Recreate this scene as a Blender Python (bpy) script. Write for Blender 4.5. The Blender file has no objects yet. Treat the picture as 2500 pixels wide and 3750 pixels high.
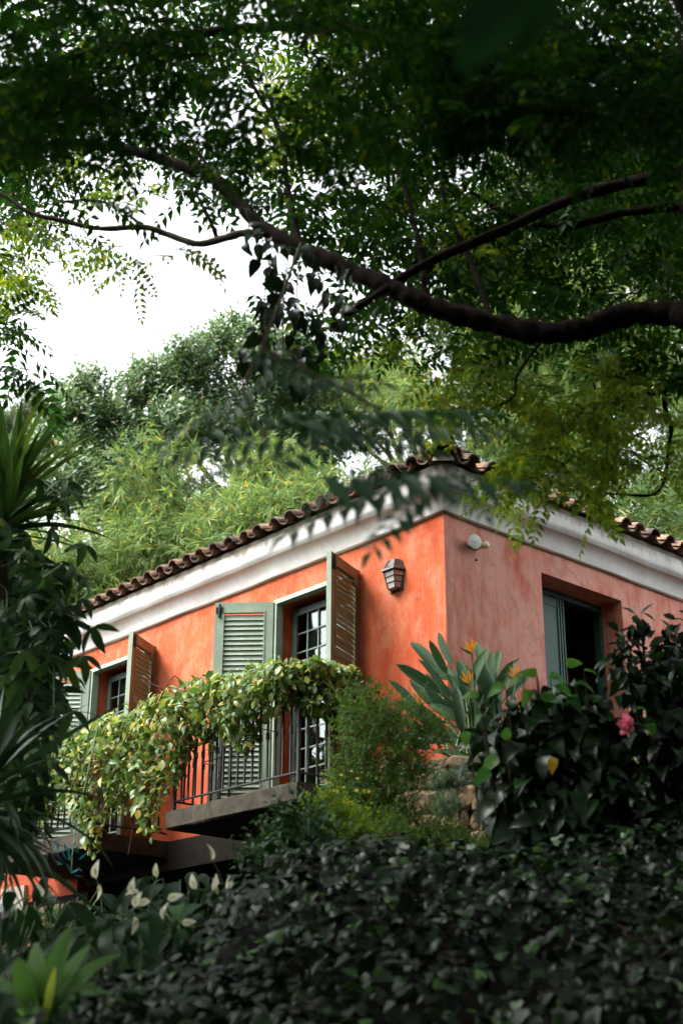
import bpy, math, random
import numpy as np
from mathutils import Matrix, Vector
random.seed(7)
RNG = np.random.default_rng(11)
R = math.radians
scene = bpy.context.scene
COL = scene.collection

# ------------------------------------------------------------------ camera
FPX, PITCH, ROLL = 5228.08, R(22.5213), R(-0.3073)
EYE = np.array([0.0, 0.0, 1.6])
cp, sp_ = math.cos(PITCH), math.sin(PITCH)
c_r = np.array([1.0, 0, 0]); c_u = np.array([0, -sp_, cp]); c_f = np.array([0, cp, sp_])
right = math.cos(ROLL) * c_r - math.sin(ROLL) * c_u
up = math.sin(ROLL) * c_r + math.cos(ROLL) * c_u
cam = bpy.data.cameras.new('camera')
cam_o = bpy.data.objects.new('camera', cam); COL.objects.link(cam_o)
m = Matrix.Identity(4)
for i in range(3):
    m[i][0] = right[i]; m[i][1] = up[i]; m[i][2] = -c_f[i]; m[i][3] = EYE[i]
cam_o.matrix_world = m
cam.sensor_fit = 'VERTICAL'; cam.sensor_height = 36.0; cam.sensor_width = 24.0
cam.lens = FPX / 3750 * 36
cam.clip_start = 0.05; cam.clip_end = 3000
cam.dof.use_dof = True; cam.dof.focus_distance = 14.2; cam.dof.aperture_fstop = 1.9
scene.camera = cam_o

# ------------------------------------------------------------------ sky, sun, exposure
SUN_EL, SUN_AZ = R(52), R(-100)      # azimuth from +Y, clockwise positive
w = bpy.data.worlds.new('World'); scene.world = w; w.use_nodes = True
nt = w.node_tree; nt.nodes.clear()
out = nt.nodes.new('ShaderNodeOutputWorld'); bg = nt.nodes.new('ShaderNodeBackground')
sky = nt.nodes.new('ShaderNodeTexSky'); sky.sky_type = 'NISHITA'; sky.sun_disc = False
sky.sun_elevation = SUN_EL; sky.sun_rotation = SUN_AZ
sky.air_density = 1.0; sky.dust_density = 4.0; sky.ozone_density = 1.0
hs = nt.nodes.new('ShaderNodeHueSaturation'); hs.inputs['Saturation'].default_value = 0.16
nt.links.new(sky.outputs[0], hs.inputs['Color']); nt.links.new(hs.outputs[0], bg.inputs[0])
bg.inputs[1].default_value = 0.15
nt.links.new(bg.outputs[0], out.inputs[0])
sun = bpy.data.lights.new('sun', 'SUN'); sun.energy = 1.0; sun.angle = R(25); sun.color = (1.0, 0.97, 0.92)
sun_o = bpy.data.objects.new('sun', sun); COL.objects.link(sun_o)
sd = Vector((math.sin(SUN_AZ) * math.cos(SUN_EL), math.cos(SUN_AZ) * math.cos(SUN_EL), math.sin(SUN_EL)))
sun_o.rotation_euler = sd.to_track_quat('Z', 'Y').to_euler()
sun_o.location = (0, 0, 40)
vs = scene.view_settings
vs.view_transform = 'Standard'; vs.look = 'None'; vs.gamma = 1.0; vs.use_curve_mapping = False
vs.exposure = 2.5
cy = scene.cycles
cy.max_bounces = 4; cy.diffuse_bounces = 2; cy.glossy_bounces = 2; cy.transmission_bounces = 3
cy.transparent_max_bounces = 8; cy.use_denoising = True; cy.caustics_reflective = False; cy.caustics_refractive = False
try:
    cy.use_adaptive_sampling = True; cy.adaptive_threshold = 0.02
except Exception:
    pass

# ------------------------------------------------------------------ helpers
def at(dx, dy, Y):
    """world point on the vertical plane y = Y seen at photo position (dx, dy) of a 1568 x 2352 view"""
    u = dx * 2500 / 1568 - 1250; v = 1875 - dy * 2500 / 1568
    d = c_f * FPX + right * u + up * v
    return EYE + d * (Y / d[1])

def nrm(a):
    a = np.asarray(a, float)
    return a / np.maximum(np.linalg.norm(a, axis=-1, keepdims=True), 1e-9)

def make_mesh(name, verts, faces, smooth=False):
    """faces: (n,3)/(n,4) array or list of tuples"""
    me = bpy.data.meshes.new(name)
    if isinstance(faces, np.ndarray):
        nv, (nf, k) = len(verts), faces.shape
        me.vertices.add(nv); me.vertices.foreach_set('co', np.ascontiguousarray(verts, dtype=np.float32).ravel())
        me.loops.add(nf * k); me.loops.foreach_set('vertex_index', faces.astype(np.int32).ravel())
        me.polygons.add(nf); me.polygons.foreach_set('loop_start', np.arange(0, nf * k, k, dtype=np.int32))
        if smooth: me.polygons.foreach_set('use_smooth', np.ones(nf, dtype=bool))
        me.update(calc_edges=True)
    else:
        me.from_pydata([tuple(map(float, v)) for v in verts], [], [tuple(f) for f in faces])
        if smooth: me.polygons.foreach_set('use_smooth', [True] * len(me.polygons))
        me.update()
    return me

def obj(name, me, mat=None, parent=None, label=None, cat=None, group=None, kind=None):
    o = bpy.data.objects.new(name, me); COL.objects.link(o)
    if mat is not None and me is not None and len(me.materials) == 0: me.materials.append(mat)
    if parent is not None: o.parent = parent
    tag(o, label, cat, group, kind)
    return o

def tag(o, label=None, cat=None, group=None, kind=None):
    if label: o['label'] = label
    if cat: o['category'] = cat
    if group: o['group'] = group
    if kind: o['kind'] = kind

def thing(name, label, cat, loc=(0, 0, 0), rz=0.0, group=None):
    o = bpy.data.objects.new(name, None); COL.objects.link(o)
    o.location = loc; o.rotation_euler = (0, 0, rz); o.empty_display_size = 0.2
    tag(o, label, cat, group)
    return o

class MB:
    def __init__(s): s.v = []; s.f = []
    def add(s, vs, fs):
        n = len(s.v); s.v += [tuple(map(float, x)) for x in vs]; s.f += [tuple(i + n for i in f) for f in fs]
    def box(s, a, b):
        (x0, y0, z0), (x1, y1, z1) = a, b
        s.add([(x0,y0,z0),(x1,y0,z0),(x1,y1,z0),(x0,y1,z0),(x0,y0,z1),(x1,y0,z1),(x1,y1,z1),(x0,y1,z1)],
              [(0,3,2,1),(4,5,6,7),(0,1,5,4),(1,2,6,5),(2,3,7,6),(3,0,4,7)])
    def tube(s, pts, rad, n=6, cap=True):
        pts = np.asarray(pts, float); k = len(pts)
        rad = np.full(k, rad, float) if np.isscalar(rad) else np.asarray(rad, float)
        tan = np.gradient(pts, axis=0); tan = nrm(tan)
        ref = np.array([0, 0, 1.0]) if abs(tan[0][2]) < .9 else np.array([1.0, 0, 0])
        vs = []
        u = nrm(np.cross(ref, tan[0]))
        for i in range(k):
            u = nrm(u - tan[i] * np.dot(u, tan[i])); v = np.cross(tan[i], u)
            for j in range(n):
                a = 2 * math.pi * j / n
                vs.append(pts[i] + rad[i] * (math.cos(a) * u + math.sin(a) * v))
        fs = [(i*n+j, i*n+(j+1) % n, (i+1)*n+(j+1) % n, (i+1)*n+j) for i in range(k-1) for j in range(n)]
        if cap: fs += [tuple(range(n-1, -1, -1)), tuple((k-1)*n + j for j in range(n))]
        s.add(vs, fs)
    def lathe(s, prof, n=16, axis='z', origin=(0, 0, 0)):
        vs = []; ox, oy, oz = origin
        for (r, h) in prof:
            for j in range(n):
                a = 2 * math.pi * j / n
                c, d = r * math.cos(a), r * math.sin(a)
                vs.append({'z': (ox+c, oy+d, oz+h), 'y': (ox+c, oy+h, oz+d), 'x': (ox+h, oy+c, oz+d)}[axis])
        k = len(prof)
        fs = [(i*n+j, i*n+(j+1) % n, (i+1)*n+(j+1) % n, (i+1)*n+j) for i in range(k-1) for j in range(n)]
        fs += [tuple(range(n-1, -1, -1)), tuple((k-1)*n + j for j in range(n))]
        s.add(vs, fs)
    def build(s, name, mat, parent=None, smooth=False, **kw):
        return obj(name, make_mesh(name, s.v, s.f, smooth), mat, parent, **kw)

def smooth_path(pts, n=24):
    """Catmull-Rom through points"""
    p = np.asarray(pts, float); p = np.vstack([2*p[0]-p[1], p, 2*p[-1]-p[-2]])
    outp = []; k = len(p) - 3
    per = max(2, n // k)
    for i in range(k):
        a, b, c, d = p[i:i+4]
        for t in np.linspace(0, 1, per, endpoint=False):
            outp.append(.5 * ((2*b) + (-a+c)*t + (2*a-5*b+4*c-d)*t*t + (-a+3*b-3*c+d)*t**3))
    outp.append(p[-2]); return np.array(outp)

# ------------------------------------------------------------------ materials
class NT:
    def __init__(s, name):
        s.m = bpy.data.materials.new(name); s.m.use_nodes = True
        s.t = s.m.node_tree; s.t.nodes.clear()
        s.o = s.n('ShaderNodeOutputMaterial')
    def n(s, typ, **kw):
        nd = s.t.nodes.new(typ)
        for k, v in kw.items(): setattr(nd, k, v)
        return nd
    def l(s, a, b): s.t.links.new(a, b)
    def noise(s, vec, scale, detail=3, rough=.55):
        nd = s.n('ShaderNodeTexNoise'); nd.inputs['Scale'].default_value = scale
        nd.inputs['Detail'].default_value = detail; nd.inputs['Roughness'].default_value = rough
        if vec is not None: s.l(vec, nd.inputs['Vector'])
        return nd.outputs['Fac']
    def ramp(s, fac, stops, interp='LINEAR'):
        nd = s.n('ShaderNodeValToRGB'); cr = nd.color_ramp; cr.interpolation = interp
        while len(cr.elements) > 1: cr.elements.remove(cr.elements[0])
        cr.elements[0].position = stops[0][0]; cr.elements[0].color = c4(stops[0][1])
        for p, c in stops[1:]:
            e = cr.elements.new(p); e.color = c4(c)
        s.l(fac, nd.inputs[0]); return nd.outputs[0]
    def mapping(s, vec, scale=(1, 1, 1), loc=(0, 0, 0)):
        nd = s.n('ShaderNodeMapping'); nd.inputs['Scale'].default_value = scale; nd.inputs['Location'].default_value = loc
        s.l(vec, nd.inputs['Vector']); return nd.outputs[0]
    def mix(s, fac, a, b, blend='MIX'):
        nd = s.n('ShaderNodeMix', data_type='RGBA', blend_type=blend)
        for sock, v in ((nd.inputs['Factor'], fac), (nd.inputs['A'] if False else nd.inputs[6], a), (nd.inputs[7], b)):
            if hasattr(v, 'is_linked') or hasattr(v, 'links'): s.l(v, sock)
            elif isinstance(v, (int, float)): sock.default_value = v
            else: sock.default_value = c4(v)
        return nd.outputs[2]
    def math(s, op, a, b=None):
        nd = s.n('ShaderNodeMath', operation=op)
        for i, v in enumerate((a, b)):
            if v is None: continue
            if isinstance(v, (int, float)): nd.inputs[i].default_value = v
            else: s.l(v, nd.inputs[i])
        return nd.outputs[0]
    def bump(s, h, strength=.3, dist=.01, normal=None):
        nd = s.n('ShaderNodeBump'); nd.inputs['Strength'].default_value = strength; nd.inputs['Distance'].default_value = dist
        s.l(h, nd.inputs['Height'])
        if normal is not None: s.l(normal, nd.inputs['Normal'])
        return nd.outputs[0]
    def principled(s, color, rough=.8, spec=.3, normal=None, metal=0.0):
        nd = s.n('ShaderNodeBsdfPrincipled')
        for sock, v in ((nd.inputs['Base Color'], color), (nd.inputs['Roughness'], rough)):
            if isinstance(v, (int, float)): sock.default_value = v
            elif isinstance(v, tuple): sock.default_value = c4(v)
            else: s.l(v, sock)
        nd.inputs['Specular IOR Level'].default_value = spec; nd.inputs['Metallic'].default_value = metal
        if normal is not None: s.l(normal, nd.inputs['Normal'])
        return nd
    def out(s, sh):
        s.l(sh.outputs[0] if hasattr(sh, 'outputs') else sh, s.o.inputs[0]); return s.m

def c4(c): return tuple(c) + (1.0,) if len(c) == 3 else tuple(c)

def rnd_node(t):
    """one random number per leaf: island random for joined leaves, object random for single ones"""
    g = t.n('ShaderNodeNewGeometry'); oi = t.n('ShaderNodeObjectInfo')
    return t.math('FRACT', t.math('ADD', g.outputs['Random Per Island'], oi.outputs['Random']))

def leaf_mat(name, stops, rough=.42, transl=.35, spec=.45, tcol=None, veins=None):
    t = NT(name); r = rnd_node(t)
    col = t.ramp(r, stops)
    tc = t.n('ShaderNodeTexCoord').outputs['Object']
    nz = t.noise(tc, 9.0, 2)
    col = t.mix(t.math('MULTIPLY', nz, .35), col, (0.01, 0.02, 0.008))
    normal = None
    if veins:
        wv = t.n('ShaderNodeTexWave'); wv.bands_direction = veins[0]; wv.inputs['Scale'].default_value = veins[1]
        wv.inputs['Distortion'].default_value = .6
        t.l(tc, wv.inputs['Vector'])
        normal = t.bump(wv.outputs['Fac'], .35, .004)
        col = t.mix(t.math('MULTIPLY', wv.outputs['Fac'], veins[2]), col, veins[3])
    df = t.n('ShaderNodeBsdfDiffuse'); t.l(col, df.inputs[0])
    gl = t.n('ShaderNodeBsdfGlossy'); gl.inputs['Roughness'].default_value = rough; gl.inputs[0].default_value = (.88, .95, .88, 1)
    if normal is not None: t.l(normal, df.inputs['Normal']); t.l(normal, gl.inputs['Normal'])
    lw = t.n('ShaderNodeLayerWeight'); lw.inputs[0].default_value = .25
    p = t.n('ShaderNodeMixShader'); t.l(t.math('ADD', t.math('MULTIPLY', lw.outputs['Facing'], spec * .09), spec * .045), p.inputs[0])
    t.l(df.outputs[0], p.inputs[1]); t.l(gl.outputs[0], p.inputs[2])
    tr = t.n('ShaderNodeBsdfTranslucent')
    if tcol is None:
        hsv = t.n('ShaderNodeHueSaturation'); hsv.inputs['Value'].default_value = 2.0; hsv.inputs['Hue'].default_value = .485
        hsv.inputs['Saturation'].default_value = 1.1
        t.l(col, hsv.inputs['Color']); t.l(hsv.outputs[0], tr.inputs[0])
    else: tr.inputs[0].default_value = c4(tcol)
    mx = t.n('ShaderNodeMixShader'); mx.inputs[0].default_value = transl
    t.l(p.outputs[0], mx.inputs[1]); t.l(tr.outputs[0], mx.inputs[2])
    return t.out(mx)

def flat_mat(name, col, rough=.6, spec=.3, var=.25, scale=14, bump=.2, metal=0.0):
    t = NT(name); tc = t.n('ShaderNodeTexCoord').outputs['Object']
    n1 = t.noise(tc, scale, 4); n2 = t.noise(tc, scale * .15, 2)
    dark = tuple(c * (1 - var) for c in col); lite = tuple(min(1, c * (1 + var)) for c in col)
    c = t.ramp(n1, [(.3, dark), (.7, lite)])
    c = t.mix(t.math('MULTIPLY', n2, .3), c, dark)
    return t.out(t.principled(c, rough, spec, t.bump(n1, bump, .004), metal))

def stucco(name, base, deep, pale, pale_amt):
    t = NT(name); tc = t.n('ShaderNodeTexCoord').outputs['Object']
    big = t.noise(t.mapping(tc, (1, 1, .7)), 1.5, 6, .62)
    streak = t.noise(t.mapping(tc, (9, 9, 1.3)), 1.0, 6, .7)
    streak2 = t.noise(t.mapping(tc, (26, 26, 2.2), (3, 1, 0)), 1.0, 5, .7)
    patch = t.noise(t.mapping(tc, (1.5, 1.5, 1.0), (5, 2, 9)), 1.7, 7, .66)
    cloud = t.noise(t.mapping(tc, (1.2, 1.2, .9), (1, 7, 3)), 4.2, 6, .68)
    fine = t.noise(tc, 55, 4, .7); mid = t.noise(tc, 9, 4)
    c = t.mix(t.ramp(big, [(.40, (0,0,0)), (.60, (1,1,1))]), base, deep)
    c = t.mix(t.math('MULTIPLY', t.ramp(cloud, [(.46, (0,0,0)), (.64, (1,1,1))]), .75 if pale_amt > .8 else .6), c, pale)
    s = t.math('MULTIPLY', t.ramp(streak, [(.44, (0,0,0)), (.70, (1,1,1))]), t.ramp(patch, [(.44 - pale_amt * .2, (0,0,0)), (.62, (1,1,1))]))
    c = t.mix(t.math('MULTIPLY', s, .55 + .25 * pale_amt), c, pale)
    s2 = t.math('MULTIPLY', t.ramp(streak2, [(.56, (0,0,0)), (.74, (1,1,1))]), t.ramp(patch, [(.42, (0,0,0)), (.62, (1,1,1))]))
    c = t.mix(t.math('MULTIPLY', s2, .45), c, tuple(min(1, x * 1.1 + .05) for x in pale))
    if pale_amt > .8:
        c = t.mix(t.ramp(patch, [(.36, (.15,.15,.15)), (.58, (.85,.85,.85))]), c, pale)
        c = t.mix(t.math('MULTIPLY', t.ramp(streak, [(.34, (1,1,1)), (.50, (0,0,0))]), .45), c, tuple(x * .8 for x in deep))
        c = t.mix(t.math('MULTIPLY', t.ramp(cloud, [(.36, (1,1,1)), (.46, (0,0,0))]), .35), c, (.26, .15, .12))
    # chips and specks of the old coat
    c = t.mix(t.math('MULTIPLY', t.ramp(fine, [(.67, (0,0,0)), (.72, (1,1,1))]), .55), c, (.66, .50, .42))
    c = t.mix(t.math('MULTIPLY', t.ramp(fine, [(.27, (1,1,1)), (.33, (0,0,0))]), .4), c, tuple(x * .45 for x in deep))
    vor = t.n('ShaderNodeTexVoronoi', feature='DISTANCE_TO_EDGE'); vor.inputs['Scale'].default_value = 1.1
    wob_ = t.n('ShaderNodeVectorMath', operation='ADD'); nv = t.n('ShaderNodeTexNoise'); nv.inputs['Scale'].default_value = 3.0; nv.inputs['Detail'].default_value = 5
    t.l(tc, nv.inputs['Vector']); t.l(tc, wob_.inputs[0]); t.l(nv.outputs['Color'], wob_.inputs[1]); t.l(wob_.outputs[0], vor.inputs['Vector'])
    crack = t.math('MULTIPLY', t.ramp(vor.outputs['Distance'], [(.002, (1,1,1)), (.006, (0,0,0))]), t.ramp(patch, [(.5, (0,0,0)), (.58, (1,1,1))]))
    c = t.mix(t.math('MULTIPLY', crack, .55), c, tuple(x * .35 for x in deep))
    # darker red band with a blotchy edge near the floor line
    z = t.n('ShaderNodeSeparateXYZ'); t.l(tc, z.inputs[0])
    low_red = t.ramp(t.math('ADD', t.math('MULTIPLY', t.math('SUBTRACT', z.outputs[2], 4.3), .55), t.math('MULTIPLY', patch, .6)), [(.55, (1,1,1)), (.95, (0,0,0))])
    c = t.mix(t.math('MULTIPLY', low_red, .6), c, tuple(x * y for x, y in zip(deep, (.72, .55, .5))))
    h = t.math('ADD', t.math('MULTIPLY', mid, 1.0), t.math('MULTIPLY', fine, .35))
    return t.out(t.principled(c, .85, .2, t.bump(h, .55, .012)))

M = {}
M['wall_l'] = stucco('orange_stucco', (.42, .086, .026), (.37, .056, .014), (.48, .175, .10), .4)
M['wall_r'] = stucco('pink_faded_stucco', (.50, .120, .060), (.44, .080, .032), (.62, .31, .245), 1.0)

def cornice_mat():
    t = NT('white_plaster'); tc = t.n('ShaderNodeTexCoord').outputs['Object']
    z = t.n('ShaderNodeSeparateXYZ'); t.l(tc, z.inputs[0])
    n1 = t.noise(t.mapping(tc, (1, 1, .5)), 5, 5, .65); n2 = t.noise(t.mapping(tc, (9, 9, 1.5)), 2, 4); fine = t.noise(tc, 40, 3)
    c = t.mix(t.ramp(n1, [(.42, (0,0,0)), (.76, (.5,.5,.5))]), (.82, .81, .78), (.54, .51, .43))
    drip = t.noise(t.mapping(tc, (22, 22, 1.2), (2, 5, 0)), 1.0, 4)
    c = t.mix(t.math('MULTIPLY', t.ramp(drip, [(.58, (0,0,0)), (.74, (1,1,1))]), .22), c, (.30, .27, .20))
    # soot and lichen run down from under the tiles
    g = t.math('ADD', t.math('MULTIPLY', t.math('SUBTRACT', z.outputs[2], 6.95), 8.0), t.math('MULTIPLY', t.math('SUBTRACT', n2, .5), .7))
    g = t.math('ADD', g, t.math('MULTIPLY', t.math('SUBTRACT', n1, .5), 1.6))
    stain = t.ramp(g, [(.12, (0,0,0)), (.75, (1,1,1))])
    c = t.mix(t.math('MULTIPLY', stain, .9), c, t.mix(fine, (.16, .135, .095), (.34, .30, .22)))
    # bare brown lip at the bottom
    low = t.ramp(t.math('SUBTRACT', z.outputs[2], 5.7), [(1.0, (1,1,1)), (1.0, (0,0,0))])
    lip = t.ramp(t.math('ADD', t.math('MULTIPLY', t.math('SUBTRACT', z.outputs[2], 6.70), 40.0), t.math('MULTIPLY', n1, .6)), [(.5, (1,1,1)), (.8, (0,0,0))])
    c = t.mix(t.math('MULTIPLY', lip, .85), c, (.30, .20, .11))
    return t.out(t.principled(c, .85, .2, t.bump(t.math('ADD', n1, t.math('MULTIPLY', fine, .4)), .35, .012)))
M['cornice'] = cornice_mat()

def tile_mat():
    t = NT('clay_tile'); tc = t.n('ShaderNodeTexCoord').outputs['Object']; oi = t.n('ShaderNodeObjectInfo')
    off = t.n('ShaderNodeVectorMath', operation='SCALE'); off.inputs[0].default_value = (17, 5, 9); t.l(oi.outputs['Random'], off.inputs['Scale'])
    ad = t.n('ShaderNodeVectorMath', operation='ADD'); t.l(tc, ad.inputs[0]); t.l(off.outputs[0], ad.inputs[1])
    n1 = t.noise(ad.outputs[0], 7, 5, .65); n2 = t.noise(ad.outputs[0], 30, 4)
    base = t.ramp(oi.outputs['Random'], [(0, (.20, .11, .07)), (.4, (.27, .155, .10)), (.75, (.33, .20, .135)), (1, (.16, .10, .075))])
    c = t.mix(t.ramp(n1, [(.38, (0,0,0)), (.58, (.92,.92,.92))]), base, (.05, .04, .032))
    c = t.mix(t.ramp(n2, [(.62, (0,0,0)), (.74, (.7,.7,.7))]), c, (.45, .40, .32))
    return t.out(t.principled(c, .88, .2, t.bump(t.math('ADD', n1, n2), .5, .006)))
M['tile'] = tile_mat()
M['green'] = flat_mat('sage_green_paint', (.235, .30, .225), .5, .35, .16, 6, .12)
M['green_d'] = flat_mat('dark_green_paint', (.10, .155, .12), .5, .35, .2, 9, .12)
M['green_m'] = flat_mat('grey_green_paint', (.095, .135, .115), .5, .35, .2, 9, .12)
M['bronze'] = flat_mat('weathered_olive_brown_paint', (.15, .125, .055), .5, .4, .25, 8, .2)
M['door_green'] = flat_mat('bottle_green_paint', (.017, .066, .045), .5, .35, .2, 7, .15)
M['iron'] = flat_mat('black_iron', (.010, .009, .008), .6, .3, .3, 30, .2)
M['lantern'] = flat_mat('dark_bronze_metal', (.055, .05, .048), .42, .5, .35, 20, .1)
M['concrete'] = flat_mat('lichen_concrete', (.042, .036, .025), .9, .15, .55, 7, .8)
M['stone'] = flat_mat('rough_brown_stone', (.15, .10, .06), .9, .15, .5, 9, .9)
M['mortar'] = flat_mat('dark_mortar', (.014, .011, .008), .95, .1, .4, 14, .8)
M['soil'] = flat_mat('dark_soil', (.006, .0045, .003), .95, .1, .5, 5, .8)
M['bark'] = flat_mat('dark_bark', (.0125, .009, .0065), .95, .05, .7, 26, 1.0)
M['bark_pale'] = flat_mat('grey_bark', (.075, .06, .043), .9, .15, .4, 18, .7)
M['culm'] = flat_mat('bamboo_culm', (.28, .25, .07), .5, .3, .3, 5, .1)
M['twig'] = flat_mat('brown_twig', (.045, .029, .017), .85, .15, .35, 30, .4)
M['stem'] = flat_mat('green_stem', (.07, .12, .03), .6, .3, .3, 20, .1)
M['dark_room'] = flat_mat('dim_room_plaster', (.10, .085, .07), .9, .1, .2, 3, .1)
M['white_room'] = flat_mat('pale_plaster', (.34, .29, .24), .9, .1, .1, 6, .4)
M['box_grey'] = flat_mat('grey_enamel', (.20, .22, .22), .5, .35, .15, 9, .1)
M['petal_orange'] = leaf_mat('orange_petal', [(0, (.75, .24, .02)), (1, (.85, .36, .03))], .5, .4, .3, (.9, .35, .03))
M['petal_pink'] = leaf_mat('pink_petal', [(0, (.62, .10, .16)), (1, (.78, .20, .26))], .5, .4, .3, (.85, .2, .28))
M['petal_teal'] = leaf_mat('teal_petal', [(0, (.006, .07, .08)), (1, (.012, .12, .12))], .45, .2, .4, (.01, .14, .14))
M['petal_yellow'] = leaf_mat('yellow_petal', [(0, (.75, .55, .04)), (1, (.8, .65, .1))], .5, .4, .3, (.85, .65, .05))
M['spathe'] = leaf_mat('cream_spathe', [(0, (.80, .80, .62)), (.6, (.86, .84, .70)), (1, (.78, .78, .48))], .5, .45, .3, (.75, .78, .50))
M['spadix'] = flat_mat('yellow_green_spadix', (.5, .47, .24), .7, .2, .3, 60, .6)
M['dry'] = leaf_mat('dry_brown_leaf', [(0, (.20, .11, .06)), (1, (.34, .20, .11))], .7, .3, .2)

G = {}
G['canopy'] = leaf_mat('canopy_leaf', [(0, (.005, .024, .004)), (.6, (.009, .038, .005)), (.93, (.018, .060, .008)), (1, (.08, .115, .012))], .35, .30, .2)
G['frond'] = leaf_mat('low_frond_leaf', [(0, (.008, .036, .012)), (1, (.016, .062, .014))], .32, .30, .75)
G['canopy_y'] = leaf_mat('lit_yellow_green_leaf', [(0, (.05, .11, .018)), (.6, (.085, .15, .02)), (1, (.18, .21, .025))], .42, .50, .4)  # yellow green canopy leaf with brighter light put into its colour
G['ivy'] = leaf_mat('ivy_leaf', [(0, (.0015, .0045, .0015)), (.6, (.003, .008, .0025)), (.90, (.006, .019, .0045)), (1, (.035, .09, .014))], .28, .06, .36)
G['vine'] = leaf_mat('vine_leaf', [(0, (.04, .095, .018)), (.45, (.08, .15, .028)), (.75, (.17, .22, .05)), (.95, (.34, .34, .11)), (1, (.5, .37, .07))], .38, .30, .65)
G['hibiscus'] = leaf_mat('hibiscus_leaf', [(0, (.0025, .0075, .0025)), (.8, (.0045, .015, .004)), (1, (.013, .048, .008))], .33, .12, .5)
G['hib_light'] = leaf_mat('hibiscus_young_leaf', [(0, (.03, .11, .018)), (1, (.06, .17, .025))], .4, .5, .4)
G['strel'] = leaf_mat('bird_of_paradise_leaf', [(0, (.022, .058, .026)), (1, (.040, .092, .032))], .38, .18, .35, None, ('Y', 26, .12, (.10, .17, .09)))
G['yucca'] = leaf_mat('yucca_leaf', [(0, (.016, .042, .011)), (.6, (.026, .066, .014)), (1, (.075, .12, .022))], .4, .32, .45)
G['yucca_d'] = leaf_mat('shaded_sword_leaf', [(0, (.008, .022, .008)), (1, (.016, .042, .014))], .33, .2, .9)  # darker copy of the sword leaf, shade put into its colour
G['creeper'] = leaf_mat('creeper_leaf', [(0, (.008, .024, .008)), (.7, (.014, .042, .010)), (1, (.04, .095, .016))], .40, .26, .36)
G['cordy'] = leaf_mat('cordyline_leaf', [(0, (.03, .10, .018)), (1, (.05, .14, .022))], .36, .40, .7, None, ('X', 60, .4, (.11, .22, .04)))
G['lily'] = leaf_mat('peace_lily_leaf', [(0, (.006, .020, .006)), (.8, (.010, .036, .009)), (1, (.03, .08, .014))], .36, .18, .28)
G['shrub'] = leaf_mat('shrub_leaf', [(0, (.025, .065, .014)), (.75, (.045, .10, .018)), (1, (.12, .15, .02))], .5, .35, .35)
G['glossy'] = leaf_mat('glossy_shrub_leaf', [(0, (.016, .045, .018)), (.8, (.028, .075, .022)), (1, (.07, .15, .03))], .3, .2, .5)
G['herb'] = leaf_mat('grey_green_herb', [(0, (.06, .10, .055)), (1, (.11, .16, .09))], .6, .25, .3)
G['ficus'] = leaf_mat('laurel_leaf', [(0, (.05, .105, .038)), (.7, (.085, .155, .055)), (.97, (.15, .22, .075)), (1, (.42, .26, .05))], .36, .26, 1.4)
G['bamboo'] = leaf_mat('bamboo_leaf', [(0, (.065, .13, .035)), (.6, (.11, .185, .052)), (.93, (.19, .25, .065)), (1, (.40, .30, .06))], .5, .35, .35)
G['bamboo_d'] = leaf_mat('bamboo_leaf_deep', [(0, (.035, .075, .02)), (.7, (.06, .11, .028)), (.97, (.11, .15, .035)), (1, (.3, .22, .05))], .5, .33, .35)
G['far'] = leaf_mat('far_tree_leaf', [(0, (.07, .105, .05)), (1, (.12, .16, .075))], .55, .3, .3)
G['grass'] = leaf_mat('pale_grass_blade', [(0, (.12, .20, .05)), (1, (.32, .40, .18))], .5, .4, .3)
G['behind'] = leaf_mat('light_blocker_leaf', [(0, (.02, .05, .014)), (1, (.035, .08, .02))], .45, .2, .4)

# ------------------------------------------------------------------ leaf kernels (leaf grows along +Y from origin, faces +Z)
def k_leaf(L=1.0, W=.4, n=4, fold=.18, bend=.25, prof=None, tipdrop=0.0, wav=0.0):
    v = []; f = []
    for i in range(n + 1):
        t = i / n
        wd = (prof(t) if prof else math.sin(math.pi * min(1, t * .96 + .02)) ** .8) * W * .5
        if i == 0 or i == n: wd = W * .02
        z = -bend * t * t * L - tipdrop * t ** 4 * L
        y = t * L * (1 - .12 * bend * t)
        zw = fold * wd + (wav * math.sin(t * 9) * W if wav else 0)
        v += [(-wd, y, z + zw), (0, y, z), (wd, y, z + fold * wd - (wav * math.sin(t * 9 + 1) * W if wav else 0))]
    for i in range(n):
        a = i * 3; b = a + 3
        f += [(a, a+1, b+1), (a, b+1, b), (a+1, a+2, b+2), (a+1, b+2, b+1)]
    return np.array(v, float), np.array(f, int)

def k_merge(parts):
    V = []; F = []; n = 0
    for v, f in parts:
        V.append(v); F.append(f + n); n += len(v)
    return np.vstack(V), np.vstack(F)

def k_place(k, pos, yd, zd, s=1.0):
    v, f = k; y = nrm(np.array(yd, float)); x = nrm(np.cross(y, np.array(zd, float))); z = np.cross(x, y)
    return (np.array(pos) + s * (v[:, :1] * x + v[:, 1:2] * y + v[:, 2:3] * z), f)

def k_ivy():
    pts = [(0, 0), (.30, -.12), (.52, .10), (.36, .36), (.34, .52), (.0, 1.0), (-.34, .52), (-.36, .36), (-.52, .10), (-.30, -.12)]
    v = [(0, .3, .05)] + [(x, y, -.10 * (abs(x) * 1.2 + max(0, y - .4))) for x, y in pts]
    n = len(pts)
    f = [(0, 1 + i, 1 + (i + 1) % n) for i in range(n)]
    return np.array(v, float), np.array(f, int)

def k_heart(n=5):
    """serrated heart shaped hibiscus leaf"""
    pr = lambda t: max(0.0, math.sin(math.pi * t ** .58)) ** .75 * (1 + .08 * ((int(round(t * 9)) % 2) - .5))
    return k_leaf(1, .66, 9, .30, .34, pr, .18, .02)

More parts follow.
